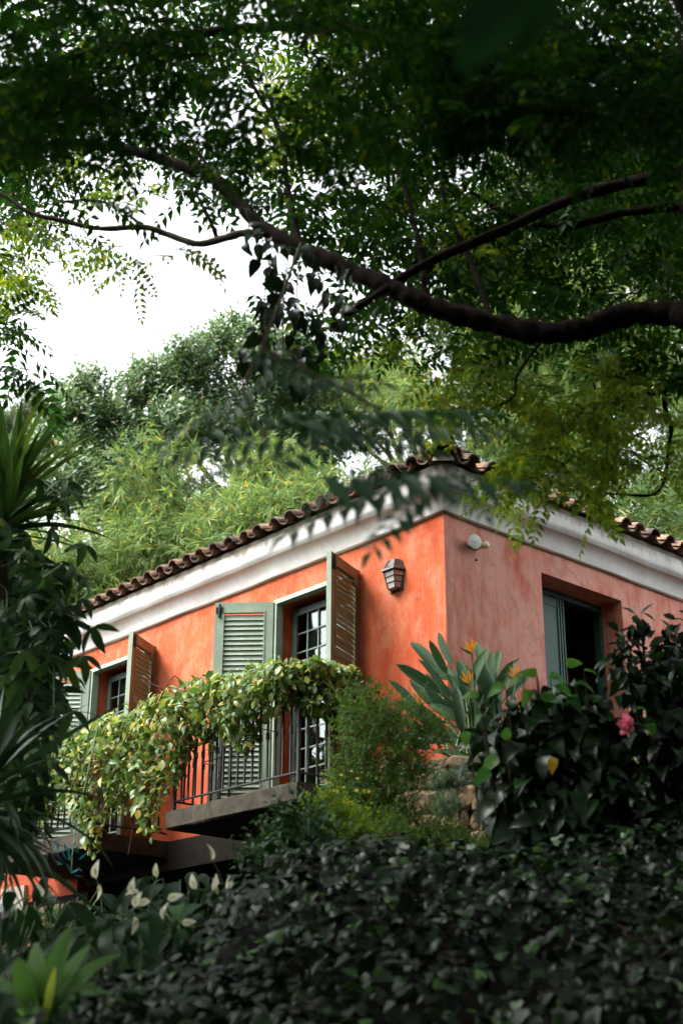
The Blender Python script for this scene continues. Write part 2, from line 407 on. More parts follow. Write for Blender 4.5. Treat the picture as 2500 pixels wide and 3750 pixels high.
def k_pinnate(n=7, ll=.24, lw=.075, droop=.25, seed=0):
    r = random.Random(seed); parts = []
    rv = []; rf = []
    for i in range(5):
        t = i / 4; rv += [(-.006, t, -droop * t * t), (.006, t, -droop * t * t)]
    for i in range(4): a = i*2; rf += [(a, a+1, a+3), (a, a+3, a+2)]
    parts.append((np.array(rv), np.array(rf)))
    lk = (np.array([(0,0,0), (-.5,.42,.10), (.5,.42,.10), (0,1,-.12), (0,.45,0)], float) * [lw, ll, ll],
          np.array([(0,4,1), (0,2,4), (4,3,1), (4,2,3)]))
    for i in range(n):
        t = .16 + .80 * i / (n - 1)
        sc = math.sin(math.pi * (.28 + .55 * t)) ** .6
        for sd_ in (-1, 1):
            yd = (sd_ * (1 + r.uniform(-.1, .1)), .55 + r.uniform(-.12, .12), -.35 + r.uniform(-.2, .2))
            parts.append(k_place(lk, (0, t, -droop * t * t), yd, (r.uniform(-.25, .25), r.uniform(-.2, .2), 1), sc))
    parts.append(k_place(lk, (0, 1, -droop), (0, 1, -.5), (0, 0, 1), .9))
    return k_merge(parts)

def k_spray(n, ll, lw, seed, spread=.7):
    """fan of narrow bamboo leaves"""
    r = random.Random(seed); parts = []
    lk = (np.array([(0,0,0), (-.5,.35,.06), (.5,.35,.06), (0,1,-.18)], float) * [lw, ll, ll], np.array([(0,2,1), (1,2,3)]))
    for i in range(n):
        t = i / max(1, n - 1)
        yd = (r.uniform(-spread, spread) + (1 if i % 2 else -1) * .35, 1.0, r.uniform(-.7, .25))
        parts.append(k_place(lk, (0, t * .55 * ll * 2, -.1 * t * ll), yd, (r.uniform(-.8, .8), 0, 1), r.uniform(.7, 1.15)))
    return k_merge(parts)

def k_shoot(n, ll, lw, length, seed):
    """twig with alternate oval leaves"""
    r = random.Random(seed); parts = []
    base = k_leaf(ll, lw, 2, .25, .2)
    for i in range(n):
        t = (i + .5) / n; a = i * 2.4 + r.uniform(-.5, .5)
        yd = (math.cos(a), .75, math.sin(a)); zd = (-.3 * math.cos(a), .6, -.3 * math.sin(a) + .3)
        parts.append(k_place(base, (0, t * length, 0), yd, zd, r.uniform(.75, 1.15) * (1 - .35 * t * t)))
    tw = np.array([(-.004, 0, 0), (.004, 0, 0), (0, length, 0)]); parts.append((tw, np.array([(0, 1, 2)])))
    return k_merge(parts)

def k_strap(L=1.0, W=.08, droop=.3, n=7, fold=.25, prof=None):
    prof = prof or (lambda t: (min(1, .55 + 1.6 * t) if t < .3 else 1.0) * (1 - max(0, t - .45) / .55) ** .75)
    v = []; f = []
    for i in range(n + 1):
        t = i / n
        a = droop * 1.6 * t * t
        # integrate a bending midrib
        y = sum(math.cos(droop * 1.6 * (j / 40) ** 1.6) for j in range(int(t * 40))) / 40 * L
        z = -sum(math.sin(droop * 1.6 * (j / 40) ** 1.6) for j in range(int(t * 40))) / 40 * L
        wd = max(.02, prof(t)) * W / 2
        v += [(-wd, y, z + fold * wd), (0, y, z), (wd, y, z + fold * wd)]
    for i in range(n):
        a = i*3; b = a+3
        f += [(a, a+1, b+1), (a, b+1, b), (a+1, a+2, b+2), (a+1, b+2, b+1)]
    return np.array(v, float), np.array(f, int)

# ------------------------------------------------------------------ scattering
def frames(Y, Z):
    Y = nrm(Y); X = np.cross(Y, Z); bad = np.linalg.norm(X, axis=1) < 1e-3
    X[bad] = np.cross(Y[bad], np.array([1.0, .3, .2])); X = nrm(X); return X, Y, np.cross(X, Y)

def scatter(kernels, P, Y, Z, S):
    """one mesh holding a copy of a kernel per row"""
    P, S = np.asarray(P, float), np.asarray(S, float)
    X, Y, Z = frames(np.asarray(Y, float), np.asarray(Z, float))
    Vs = []; Fs = []; n = 0; pick = RNG.integers(0, len(kernels), len(P))
    for ki, (v, f) in enumerate(kernels):
        idx = np.where(pick == ki)[0]
        if len(idx) == 0: continue
        V = P[idx][:, None, :] + S[idx][:, None, None] * (v[None, :, :1] * X[idx][:, None, :] + v[None, :, 1:2] * Y[idx][:, None, :] + v[None, :, 2:3] * Z[idx][:, None, :])
        F = f[None] + (np.arange(len(idx)) * len(v))[:, None, None] + n
        Vs.append(V.reshape(-1, 3)); Fs.append(F.reshape(-1, 3)); n += len(idx) * len(v)
    return np.vstack(Vs), np.vstack(Fs)

def foliage(name, kernels, P, Y, Z, S, mat, parent=None, origin=(0, 0, 0), **kw):
    v, f = scatter(kernels, P, Y, Z, S)
    return obj(name, make_mesh(name, v - np.array(origin), f), mat, parent, **kw)

def leaf_parts(name, meshes, P, Y, Z, S, parent, origin=(0, 0, 0), mats=None):
    """every leaf an object of its own that shares its mesh with others of the shape"""
    X, Y, Z = frames(np.asarray(Y, float), np.asarray(Z, float)); outl = []
    for i in range(len(P)):
        me = meshes[int(RNG.integers(0, len(meshes)))]
        o = bpy.data.objects.new(name, me); COL.objects.link(o); o.parent = parent
        mt = Matrix.Identity(4); p = np.asarray(P[i]) - np.asarray(origin)
        for r_ in range(3):
            mt[r_][0] = X[i][r_] * S[i]; mt[r_][1] = Y[i][r_] * S[i]; mt[r_][2] = Z[i][r_] * S[i]; mt[r_][3] = p[r_]
        o.matrix_basis = mt; outl.append(o)
    return outl

def kmesh(name, k, mat, smooth=True):
    me = make_mesh(name, k[0], k[1], smooth); me.materials.append(mat); return me

def rdir(n): return nrm(RNG.normal(size=(n, 3)))

def blob_points(C, Rad, n, flat=1.0, shell=.5):
    """points in a cloud of balls, more of them near each ball's surface; also the outward direction"""
    C = np.asarray(C, float); Rad = np.asarray(Rad, float)
    wgt = Rad ** 2; idx = RNG.choice(len(C), n, p=wgt / wgt.sum())
    d = rdir(n); r = Rad[idx] * (shell + (1 - shell) * RNG.random(n)) * RNG.uniform(.75, 1.1, n)
    off = d * r[:, None]; off[:, 2] *= flat
    return C[idx] + off, d

# ================================================================== SETTING
HC = np.array([0.95066, 12.3]); HROT = R(41.8827)
def hw(x, y, z):
    c, s = math.cos(HROT), math.sin(HROT)
    return np.array([HC[0] + c * x - s * y, HC[1] + s * x + c * y, z])

def H(x, y):
    x = np.asarray(x, float); y = np.asarray(y, float)
    base = np.interp(y, [2.5, 3.6, 4.5, 5.5, 6.5, 7.5, 8.6, 11, 14, 22, 30, 60, 120], [0, .12, .75, 1.72, 2.27, 2.66, 2.50, 2.6, 2.9, 3.2, 5.5, 15, 16])
    fall = np.clip(-.3 - x, 0, 2.2) * .72 * np.clip((y - 5.2) / 2.2, 0, 1) * np.clip((13 - y) / 4.5, 0, 1)
    rise = np.clip(x, 0, 6) * .11 * np.clip((y - 4.5) / 3, 0, 1) * np.clip((12 - y) / 3, 0, 1)
    bumps = .05 * np.sin(x * 2.3 + 1) * np.sin(y * 1.9) + .03 * np.sin(x * 5.1) * np.cos(y * 4.3)
    return base - fall + rise + bumps * np.clip(y - 3, 0, 1)

def axis(lo, hi, fine0, fine1, st):
    a = list(np.arange(fine0, fine1, st)); d = st; x = fine0
    while x > lo: d *= 1.35; x -= d; a.insert(0, x)
    x = a[-1]; d = st
    while x < hi: d *= 1.35; x += d; a.append(x)
    return np.array(a)
gx, gy = axis(-500, 500, -4, 5, .22), axis(-300, 900, 2, 13, .22)
GX, GY = np.meshgrid(gx, gy); gv = np.stack([GX, GY, H(GX, GY)], -1).reshape(-1, 3)
nx_, ny_ = len(gx), len(gy); ii = (np.arange(ny_ - 1)[:, None] * nx_ + np.arange(nx_ - 1)[None]).ravel()
obj('ground', make_mesh('ground', gv, np.stack([ii, ii + 1, ii + 1 + nx_, ii + nx_], 1), True), M['soil'],
    label='dark bare soil of the sloping garden under the plants', cat='ground', kind='structure')

# ------------------------------------------------------------------ HOUSE (local x along the pink wall, local y along the orange wall)
house = thing('house', 'orange stucco house with white cornice, clay tile eaves and green louvred shutters', 'house', (HC[0], HC[1], 0), HROT)
ZC, ZT, ZF = 6.71, 6.44, 4.17           # cornice foot, door head, balcony floor
D1, D2 = (1.158, 2.436), (4.59, 5.90)   # balcony doors along the orange wall
LEN, WID = 8.6, 7.0
b = MB(); ys = [0, D1[0], D1[1], D2[0], D2[1], LEN]
for i, zb in ((0, 4.0), (2, 4.12), (4, 3.80)): b.box((0, ys[i], zb), (.35, ys[i+1], 6.97))
for d in (D1, D2):
    b.box((0, d[0], ZT), (.35, d[1], 6.97)); b.box((0, d[0], 3.98), (.35, d[1], ZF))
wl = b.build('wall', M['wall_l'], house); wl['label'] = 'orange stucco wall with two balcony doors'
wl.data.materials.append(M['wall_r'])
for p in wl.data.polygons:
    if abs(p.center.y) < 1e-4 and p.normal.y < -.5: p.material_index = 1
DR = (1.364, 2.63); ZR = 4.70
b = MB()
b.box((.35, 0, 3.8), (DR[0], .35, 6.97)); b.box((DR[1], 0, 3.8), (WID, .35, 6.97))
b.box((DR[0], 0, 6.446), (DR[1], .35, 6.97)); b.box((DR[0], 0, 3.8), (DR[1], .35, ZR))
wr = b.build('wall', M['wall_r'], house); wr['label'] = 'faded pink end wall with a green door'
b = MB(); b.box((WID - .3, .35, 3.8), (WID, 6, 6.97)); b.box((.35, LEN - .3, 3.8), (5.5, LEN, 6.97)); b.box((5.2, 4.2, 3.8), (5.5, LEN - .3, 6.97))
b.box((.35, .35, 6.98), (WID, LEN, 7.02)); b.box((.35, .35, 3.9), (WID, LEN, 4.12))
b.box((.6, 3.3, 4.12), (6.2, 3.45, 6.97)); b.box((.6, 3.45, 4.12), (.75, 3.5, 6.97))
b.box((3.4, .35, 4.12), (3.55, 3.3, 6.97))
b.build('interior_wall', M['dark_room'], house)
b = MB(); b.box((-.02, .0, 3.86), (.36, 5.70, 4.165)); b.build('shade_strip', M['mortar'], house)  # dark strip added along the wall where only shade falls
# pale quoin strip at the far end of the basement
b = MB(); b.box((-.05, 7.0, 2.3), (.2, 7.55, 4.0)); b.build('corner_pilaster', M['white_room'], house)

# stone basement with separate stones
b = MB(); b.box((.02, 5.70, 1.6), (.35, LEN, 3.80)); b.box((2.6, .35, 1.6), (2.8, 5.70, 3.9)); b.box((.35, .02, 1.6), (2.8, .35, 3.80)); b.box((.35, 5.70, 1.6), (2.8, 5.85, 3.9)); b.box((.02, .02, 1.6), (.35, .35, 3.98)); base_w = b.build('basement_wall', M['mortar'], house)
def stone_mesh(w_, h_, d_, seed, n=9):
    r = random.Random(seed); mb = MB(); ring = []
    for layer, (sc, dep) in enumerate(((1.0, 0), (.97, d_ * .6), (.72, d_))):
        pass
    offs = [(r.uniform(.8, 1.1)) for _ in range(n)]
    vs = []
    for sc, dep in ((1.0, 0.0), (.96, d_ * .55), (.68, d_)):
        for j in range(n):
            a = 2 * math.pi * j / n
            ca, sa = math.cos(a), math.sin(a); q = (abs(ca) ** 5 + abs(sa) ** 5) ** (-1 / 5)
            vs.append((ca * q * w_ / 2 * sc * offs[j], -dep + r.uniform(-.006, .006), sa * q * h_ / 2 * sc * offs[j]))
    vs.append((r.uniform(-.1, .1) * w_, -d_ * 1.05, 0))
    fs = [(k*n+j, k*n+(j+1) % n, (k+1)*n+(j+1) % n, (k+1)*n+j) for k in range(2) for j in range(n)]
    fs += [(2*n+j, 2*n+(j+1) % n, 3*n) for j in range(n)]
    me = make_mesh('stone', vs, fs); me.materials.append(M['stone']); return me
STONES = [stone_mesh(1, 1, .30, s) for s in range(9)]
def lay_stones(parent, x0, x1, z0, z1, hmin, hmax, place, seed):
    r = random.Random(seed); z = z0
    while z < z1 - .03:
        h = min(r.uniform(hmin, hmax), z1 - z); x = x0 + r.uniform(-.1, 0)
        while x < x1:
            wd = h * r.uniform(1.0, 2.3); 
            o = bpy.data.objects.new('stone', STONES[r.randrange(len(STONES))]); COL.objects.link(o); o.parent = parent
            place(o, x + wd / 2, z + h / 2); o.scale = (wd * r.uniform(1.0, 1.12), min(wd, h) * r.uniform(.5, 1.1), h * r.uniform(.98, 1.12))
            o.rotation_euler.y += r.uniform(-.12, .12)
            x += wd
        z += h
def put_base(o, y, z): o.location = (.03, y, z); o.rotation_euler = (0, 0, R(-90))
lay_stones(base_w, 5.72, 6.98, 2.75, 3.72, .10, .20, put_base, 5)

# cornice swept round the corner
prof = [(-.03, 6.685), (.028, 6.69), (.034, 6.712), (.040, 6.722), (.052, 6.765), (.078, 6.812), (.115, 6.848), (.150, 6.862), (.166, 6.864), (.170, 6.886), (.180, 6.890), (.190, 6.93), (.204, 6.975), (.210, 7.01), (.212, 7.04), (-.1, 7.05)]
b = MB(); NS = 44; rows = []
wob = lambda t, k: .004 * math.sin(t * 3.1 + k) + .003 * math.sin(t * 7.7 + k * 2)
path_t = [('L', LEN + .2 - (LEN + .2) * i / NS) for i in range(NS)] + [('C', 0)] + [('R', (WID + .3) * (i + 1) / NS) for i in range(NS)]
for side, t_ in path_t:
    row = []
    for k, (o_, z_) in enumerate(prof):
        oo = o_ + wob(t_, k * .3) * (k > 0); zz = z_ + wob(t_ + 4, 1)
        row.append((-oo, t_, zz) if side == 'L' else ((-oo, -oo, zz) if side == 'C' else (t_, -oo, zz)))
    rows.append(row)
vs = [p for r_ in rows for p in r_]; K = len(prof)
fs = [(i*K+j, (i+1)*K+j, (i+1)*K+j+1, i*K+j+1) for i in range(len(rows)-1) for j in range(K-1)]
b.add(vs, fs); co = b.build('cornice', M['cornice'], house, True); co['label'] = 'white moulded plaster cornice with soot stains'

# roof: deck plus separate clay tiles at the eaves
TANR = math.tan(R(19)); ZE = 7.045
b = MB(); e = .16; ap = 3.4
zz = lambda d: ZE + .0 + (d + e) * TANR
b.add([(-e, LEN+.2, zz(-e)), (-e, -e, zz(-e)), (WID+.3, -e, zz(-e)), (WID+.3, ap, zz(ap)), (ap, ap, zz(ap)), (ap, LEN+.2, zz(ap))],
      [(0, 1, 4, 5), (1, 2, 3, 4)])
roof = b.build('roof', M['tile'], house)
def tile_mesh(inv, r0=.088, r1=.070, L=.46, th=.015, n=9):
    vs = []
    for (yy, rr) in ((0, r0), (L, r1)):
        for rad in (rr, rr - th):
            for j in range(n):
                a = math.pi * (j / (n - 1)) * .94 + math.pi * .03
                z = math.sin(a) * rad * .92 * (-1 if inv else 1)
                vs.append((math.cos(a) * rad, yy, z))
    fs = []
    for j in range(n - 1):
        fs += [(j, j+1, 2*n+j+1, 2*n+j), (n+j+1, n+j, 3*n+j, 3*n+j+1), (j+1, j, n+j, n+j+1), (2*n+j, 2*n+j+1, 3*n+j+1, 3*n+j)]
    fs += [(0, 2*n, 3*n, n), (n-1, 2*n-1, 4*n-1, 3*n-1)]
    me = make_mesh('tile', vs, fs, False); me.materials.append(M['tile']); return me
TC, TP = tile_mesh(False), tile_mesh(True)
PIT = .252
def put_tile(me, loc, rz, tilt, roll=0):
    o = bpy.data.objects.new('tile', me); COL.objects.link(o); o.parent = roof; o.location = loc
    o.rotation_euler = (tilt + random.uniform(-.03, .03), roll + random.uniform(-.05, .05), rz + random.uniform(-.03, .03))
for row in range(2):
    for i in range(36):
        t_ = -.17 + i * PIT
        d0 = -.335 + row * .37 + random.uniform(-.012, .012); zc = ZE + .075 + (d0 + .335) * TANR
        if t_ > d0 + .12 and t_ < LEN + .1:
            put_tile(TC, (d0, t_, zc + .012 * math.sin(t_ * 2)), R(-90), R(19))
            put_tile(TP, (d0 + .02, t_ + PIT / 2, zc + .045), R(-90), R(19))
        if t_ > d0 + .12 and t_ < WID:
            put_tile(TC, (t_, d0, zc + .012 * math.sin(t_ * 2 + 2)), 0, R(19))
            put_tile(TP, (t_ + PIT / 2, d0 + .02, zc + .045), 0, R(19))
hip = tile_mesh(False, .125, .11, .5, .018)
for k in range(5):
    put_tile(hip, (-.33 + k * .29, -.33 + k * .29, ZE + .045 + k * .29 * TANR), R(-45), R(14))
b = MB(); hd = np.array([1, 1, 0]) / math.sqrt(2); hs_ = np.array([1, -1, 0]) / math.sqrt(2); vs = []
for dd in (.0, .45):
    for j in range(9):
        a = math.pi * j / 8; vs.append(np.array([-.27, -.27, ZE + .035 + dd * .25]) + hd * dd + hs_ * .10 * math.cos(a) + np.array([0, 0, .095 * math.sin(a) - .02]))
b.add(vs, [tuple(range(8, -1, -1))] + [(j, j+1, 9+j+1, 9+j) for j in range(8)])
b.build('mortar_bed', M['cornice'], roof, True)
b = MB()
b.box((-.20, -.1, 7.04), (-.02, LEN, 7.10)); b.box((-.0, -.20, 7.04), (WID, -.02, 7.10)); b.box((-.19, -.19, 7.04), (0, -.0, 7.11))
b.build('mortar_bed', M['cornice'], roof)

# balcony doors ------------------------------------------------------
def glass_mat():
    t = NT('window_glass'); g = t.n('ShaderNodeBsdfGlossy'); g.inputs['Roughness'].default_value = .02; g.inputs[0].default_value = (.9, .95, .95, 1)
    tr = t.n('ShaderNodeBsdfTransparent'); tr.inputs[0].default_value = (.55, .58, .56, 1)
    fr = t.n('ShaderNodeFresnel'); fr.inputs[0].default_value = 1.7
    mx = t.n('ShaderNodeMixShader'); t.l(t.math('MULTIPLY', fr.outputs[0], .8), mx.inputs[0]); t.l(tr.outputs[0], mx.inputs[1]); t.l(g.outputs[0], mx.inputs[2])
    return t.out(mx)
M['glass'] = glass_mat()
def slat_mesh(L, mat, name='slat'):
    mb = MB(); mb.box((0, -.005, -.034), (L, .005, .034)); me = make_mesh(name, mb.v, mb.f); me.materials.append(mat); return me
SW = .61; SH = ZT - ZF - .04
SL = {k: slat_mesh(SW - .18, M[k]) for k in ('green', 'bronze')}
def shutter(y, ang, mat, smat, mirror, label):
    """hinged at local (0, y); leaf runs out along angle ang"""
    mb = MB(); t_ = .045; st = .085
    mb.box((0, -t_/2, 0), (st, t_/2, SH)); mb.box((SW - st, -t_/2, 0), (SW, t_/2, SH))
    rails = [(0, .13), (SH * .46, SH * .46 + .09), (SH - .10, SH)]
    for a_, c_ in rails: mb.box((st, -t_/2 + .002, a_), (SW - st, t_/2 - .002, c_))
    for a_, c_ in ((rails[0][1], rails[1][0]), (rails[1][1], rails[2][0])):       # inner bead
        for x0, x1 in ((st, st + .014), (SW - st - .014, SW - st)): mb.box((x0, -t_/2 - .006, a_), (x1, t_/2 + .006, c_))
        for z0 in (a_, c_ - .014): mb.box((st + .014, -t_/2 - .006, z0), (SW - st - .014, t_/2 + .006, z0 + .014))
    o = mb.build('shutter', M[mat], house); o.location = (-.03, y, ZF + .02); o.rotation_euler = (0, 0, ang); o['label'] = label
    for a_, c_ in ((rails[0][1], rails[1][0]), (rails[1][1], rails[2][0])):
        n = int((c_ - a_ - .03) / .0525)
        for k in range(n):
            s = bpy.data.objects.new('slat', SL[smat]); COL.objects.link(s); s.parent = o
            s.location = (.09, 0, a_ + .04 + k * (c_ - a_ - .05) / n); s.rotation_euler = (R(25) * mirror + random.uniform(-.05, .05), random.uniform(-.004, .004), 0)
    mb = MB()
    for z_ in (.25, SH - .30): mb.tube([(-.004, 0, z_ - .05), (-.004, 0, z_ + .05)], .012, 8)
    mb.build('hinge', M['iron'], o)
    mb = MB(); zt = SH - .09; ys = t_/2 + .012
    mb.tube([(SW - .05, ys, zt - .05), (SW - .05, ys, zt + .07)], .011, 8); mb.tube([(SW - .05, ys, zt - .07), (SW - .05, ys, zt - .05)], .016, 8)
    mb.box((SW - .085, min(ys, ys * .7), zt - .03), (SW - .012, max(ys, ys * .7), zt + .035))
    mb.build('bolt', M['iron'], o)
    if mat == 'bronze':
        mb = MB(); mb.box((SW - .004, -t_/2 - .002, -.002), (SW + .004, t_/2 + .002, SH + .002)); mb.build('edge_strip', M['green'], o)
    return o
dirang = lambda dx, dy: math.atan2(dy, dx)
shutter(D1[1], dirang(-.70, .715), 'green', 'green', 1, 'sage green louvred shutter swung half open')
shutter(D1[0], R(90 + 112), 'bronze', 'bronze', 1, 'brown weathered louvred shutter standing straight out')
shutter(D2[1], dirang(-.70, .715), 'green', 'green', 1, 'sage green louvred shutter of the farther door')
shutter(D2[0], R(90 + 121), 'bronze', 'bronze', 1, 'brown weathered shutter of the farther door')
pane_me = {}
def glazed_door(d):
    y0, y1 = d; mb = MB(); cw = .046
    mb.box((-.03, y0, ZF), (.06, y0 + cw, ZT)); mb.box((-.03, y1 - cw, ZF), (.06, y1, ZT)); mb.box((-.03, y0 + cw, ZT - cw), (.06, y1 - cw, ZT))
    mb.build('door_frame', M['green'], house)
    x = .20; a, c = y0 + .03, y1 - .03; mb = MB(); zt = ZT - .07
    mb.box((x, a, ZF), (x + .04, a + .07, zt)); mb.box((x, c - .07, ZF), (x + .04, c, zt)); mb.box((x, a + .07, zt - .07), (x + .04, c - .07, zt)); mb.box((x, a + .07, ZF), (x + .04, c - .07, ZF + .10))
    midy = (a + c) / 2; mb.box((x, midy - .035, ZF + .10), (x + .04, midy + .035, zt - .07))
    cols = []
    for lo, hi in ((a + .07, midy - .035), (midy + .035, c - .07)):
        n = 3; st = (hi - lo) / n
        for i in range(1, n): mb.box((x + .006, lo + i * st - .008, ZF + .10), (x + .034, lo + i * st + .008, zt - .07))
        cols += [(lo + i * st, lo + (i + 1) * st) for i in range(n)]
    nr = 10; z0, z1 = ZF + .10, zt - .07; sz = (z1 - z0) / nr
    for k in range(1, nr): 
        for lo, hi in ((a + .07, midy - .035), (midy + .035, c - .07)): mb.box((x + .008, lo, z0 + k * sz - .0075), (x + .032, hi, z0 + k * sz + .0075))
    door = mb.build('glazed_door', M['green_m'], house)
    w_ = round(cols[0][1] - cols[0][0], 4)
    pm = MB(); pm.box((-.002, -w_ / 2, -sz / 2), (.002, w_ / 2, sz / 2)); pme = make_mesh('pane', pm.v, pm.f); pme.materials.append(M['glass'])
    for lo, hi in cols:
        for k in range(nr):
            o = bpy.data.objects.new('pane', pme); COL.objects.link(o); o.parent = door
            o.location = (x + .02, (lo + hi) / 2, z0 + (k + .5) * sz); o.rotation_euler = (0, random.uniform(-.018, .018), random.uniform(-.018, .018))
for d in (D1, D2): glazed_door(d)
# pink-wall door: bottle green leaf set back in the reveal, the other half open
b = MB(); b.box((DR[0], .26, ZR), (DR[0] + .05, .34, 6.44)); b.box((DR[1] - .05, .26, ZR), (DR[1], .34, 6.44)); b.box((DR[0] + .05, .26, 6.38), (DR[1] - .05, .34, 6.44))
b.build('door_frame', M['door_green'], house)
b = MB(); x0, x1 = DR[0] + .05, DR[0] + .66
b.box((x0, .285, ZR), (x1, .32, 6.38))
for xx in (x1 - .10, x1 - .06, x1 - .02): b.box((xx, .272, ZR), (xx + .018, .29, 6.38))
b.box((x0, .278, 6.28), (x1 - .1, .29, 6.36)); b.build('door', M['door_green'], house)

# balconies ----------------------------------------------------------
def balcony(y0, y1):
    mb = MB(); x0, z1, z0 = -1.02, ZF, ZF - .17
    n = 14; r = random.Random(int(y0 * 10)); vs = []; 
    prof = [(x0 + .015, z0), (x0, z0 + .012), (x0, z1 - .012), (x0 + .015, z1), (-.0, z1), (-.0, z0)]
    for i in range(n + 1):
        y = y0 + (y1 - y0) * i / n
        for (px, pz) in prof: vs.append((px + (r.uniform(-.008, .008) if px < -.5 else 0), y, pz + r.uniform(-.004, .004)))
    k = len(prof); fs = [(i*k+j, (i+1)*k+j, (i+1)*k+(j+1) % k, i*k+(j+1) % k) for i in range(n) for j in range(k)]
    fs += [tuple(range(k)), tuple(n*k + j for j in range(k-1, -1, -1))]
    mb.add(vs, fs); mb.build('balcony_slab', M['concrete'], house)
    # railing
    mb = MB(); zr = ZF + .98; xr = -.97; ya, yb = y0 + .05, y1 - .05
    mb.tube([(.0, ya, zr), (xr, ya, zr), (xr, yb, zr), (0, yb, zr)], .016, 6)
    mb.tube([(.0, ya, ZF + .09), (xr, ya, ZF + .09), (xr, yb, ZF + .09), (0, yb, ZF + .09)], .011, 6)
    for p in ((xr, ya), (xr, yb)): mb.box((p[0] - .014, p[1] - .014, ZF), (p[0] + .014, p[1] + .014, zr))
    rail = mb.build('railing', M['iron'], house)
    bm = MB(); bm.box((-.008, -.008, 0), (.008, .008, zr - ZF - .09)); bm.box((-.013, -.013, .36), (.013, .013, .42))
    bme = make_mesh('bar', bm.v, bm.f); bme.materials.append(M['iron'])
    pos = [(xr, ya + (yb - ya) * i / 17) for i in range(1, 17)] + [(xr + (0 - xr) * i / 9, y) for y in (ya, yb) for i in range(1, 9)]
    for (px, py) in pos:
        o = bpy.data.objects.new('bar', bme); COL.objects.link(o); o.parent = rail; o.location = (px, py, ZF + .09)
balcony(.836, 2.76); balcony(4.15, 6.33)

# ------------------------------------------------------------------ wall lamps
def lantern():
    lo = thing('wall_lantern', 'dark bronze half lantern with frosted panes on the orange wall', 'lamp', hw(-.0, .63, 6.10), HROT)
    # local: -x out of the wall, +y left
    plan_t = [(0, -.10), (-.085, -.075), (-.125, 0), (-.085, .075), (0, .10)]
    def ring(s, z): return [(x * s, y * s, z) for x, y in [(0, -.105), (-.11, -.072), (-.11, .072), (0, .105)]]
    b = MB(); b.box((-.015, -.085, -.02), (.0, .085, .27)); b.build('back_plate', M['lantern'], lo)
    # hood
    b = MB(); r0, r1, r2 = ring(1.18, .172), ring(1.14, .186), ring(.62, .29)
    b.add(r0 + r1 + r2, [(0,1,2,3)] + [(i, 4+i, 5+i, i+1) for i in range(3)] + [(4+i, 8+i, 9+i, 5+i) for i in range(3)] + [(8, 11, 10, 9)])
    for k in (-.03, -.01, .01): b.box((-.14, k - .004, .20), (-.05, k + .004, .20))
    hood = b.build('hood', M['lantern'], lo)
    b = MB()
    for k in range(3):
        y = .03 + k * .017
        p0 = np.array((-.121, y, .192)); p1 = np.array((-.074, y * .62, .284))
        b.tube([p0, p1], .0045, 4)
    b.build('rib', M['iron'], hood)
    top, bot = ring(1.0, .172), ring(.66, .0)
    b = MB()
    for i in range(4): b.tube([top[i], bot[i]], .0075, 4)
    for z in (.0, .058, .115, .165):
        t_ = z / .172; rr = ring(.66 + .34 * t_, z); b.tube([rr[0], rr[1]], .0055, 4); b.tube([rr[1], rr[2]], .0055, 4); b.tube([rr[2], rr[3]], .0055, 4)
    b.build('frame', M['lantern'], lo)
    fm = flat_mat('frosted_pane', (.42, .39, .36), .35, .5, .2, 30, .1)
    for i in range(3):
        b = MB(); s = .97
        q = [np.array(x) * (s, s, 1) for x in (top[i], top[i+1], bot[i+1], bot[i])]
        inn = [x + np.array((.004, 0, 0)) for x in q]
        b.add(q + inn, [(0,1,2,3), (7,6,5,4), (0,4,5,1), (1,5,6,2), (2,6,7,3), (3,7,4,0)]); b.build('pane', fm, lo)
    b = MB(); q = [np.array(x) * (.97, .97, 1) + np.array((0, 0, .002)) for x in bot]; b.add(q + [x + np.array((0, 0, .004)) for x in q], [(0,1,2,3), (7,6,5,4), (0,4,5,1), (1,5,6,2), (2,6,7,3), (3,7,4,0)])
    b.build('base_pane', flat_mat('pale_pane', (.55, .52, .40), .35, .5, .15, 30, .1), lo)
lantern()
def flood():
    fo = thing('flood_lamp', 'silver reflector flood lamp with small round bulb on the pink wall', 'lamp', hw(.32, 0, 6.47), HROT)
    white = flat_mat('ivory_plastic', (.66, .62, .50), .5, .4, .1, 20, .05)
    silver = flat_mat('dusty_reflector', (.42, .43, .34), .3, .6, .25, 18, .1, .55)
    rim = flat_mat('grey_white_glass', (.60, .60, .55), .35, .5, .15, 25, .05)
    b = MB(); b.lathe([(.03, 0), (.03, -.03), (.024, -.05)], 12, 'y', (.055, 0, .0)); b.build('socket', M['box_grey'], fo, True)
    b = MB(); b.lathe([(.026, .0), (.034, -.04), (.058, -.085), (.070, -.115), (.071, -.122), (.066, -.124)], 24, 'y'); o = b.build('shell', rim, fo, True); o.rotation_euler = (R(8), 0, R(-14))
    b = MB(); b.lathe([(.066, -.123), (.060, -.122), (.045, -.112), (.02, -.102), (.001, -.100)], 24, 'y'); o2 = b.build('reflector', silver, fo, True); o2.rotation_euler = (R(8), 0, R(-14))
    b = MB(); b.lathe([(.002, -.126), (.012, -.122), (.012, -.105)], 10, 'y'); o3 = b.build('lamp_tip', M['box_grey'], fo, True); o3.rotation_euler = (R(8), 0, R(-14))
    b = MB(); b.lathe([(.028, 0), (.027, -.045), (.020, -.055)], 14, 'y', (.105, -.015, -.012)); b.build('socket', white, fo, True)
    b = MB(); b.lathe([(.010, -.05), (.024, -.062), (.034, -.082), (.037, -.102), (.033, -.122), (.02, -.135), (.003, -.139)], 18, 'y', (.110, -.02, -.018)); b.build('bulb', flat_mat('cream_bulb', (.80, .72, .48), .3, .5, .05, 10, .0), fo, True)
    b = MB(); b.lathe([(.010, .0), (.012, -.008), (.006, -.014)], 8, 'y', (.105, 0, -.135)); b.build('wall_plug', M['concrete'], fo)
flood()
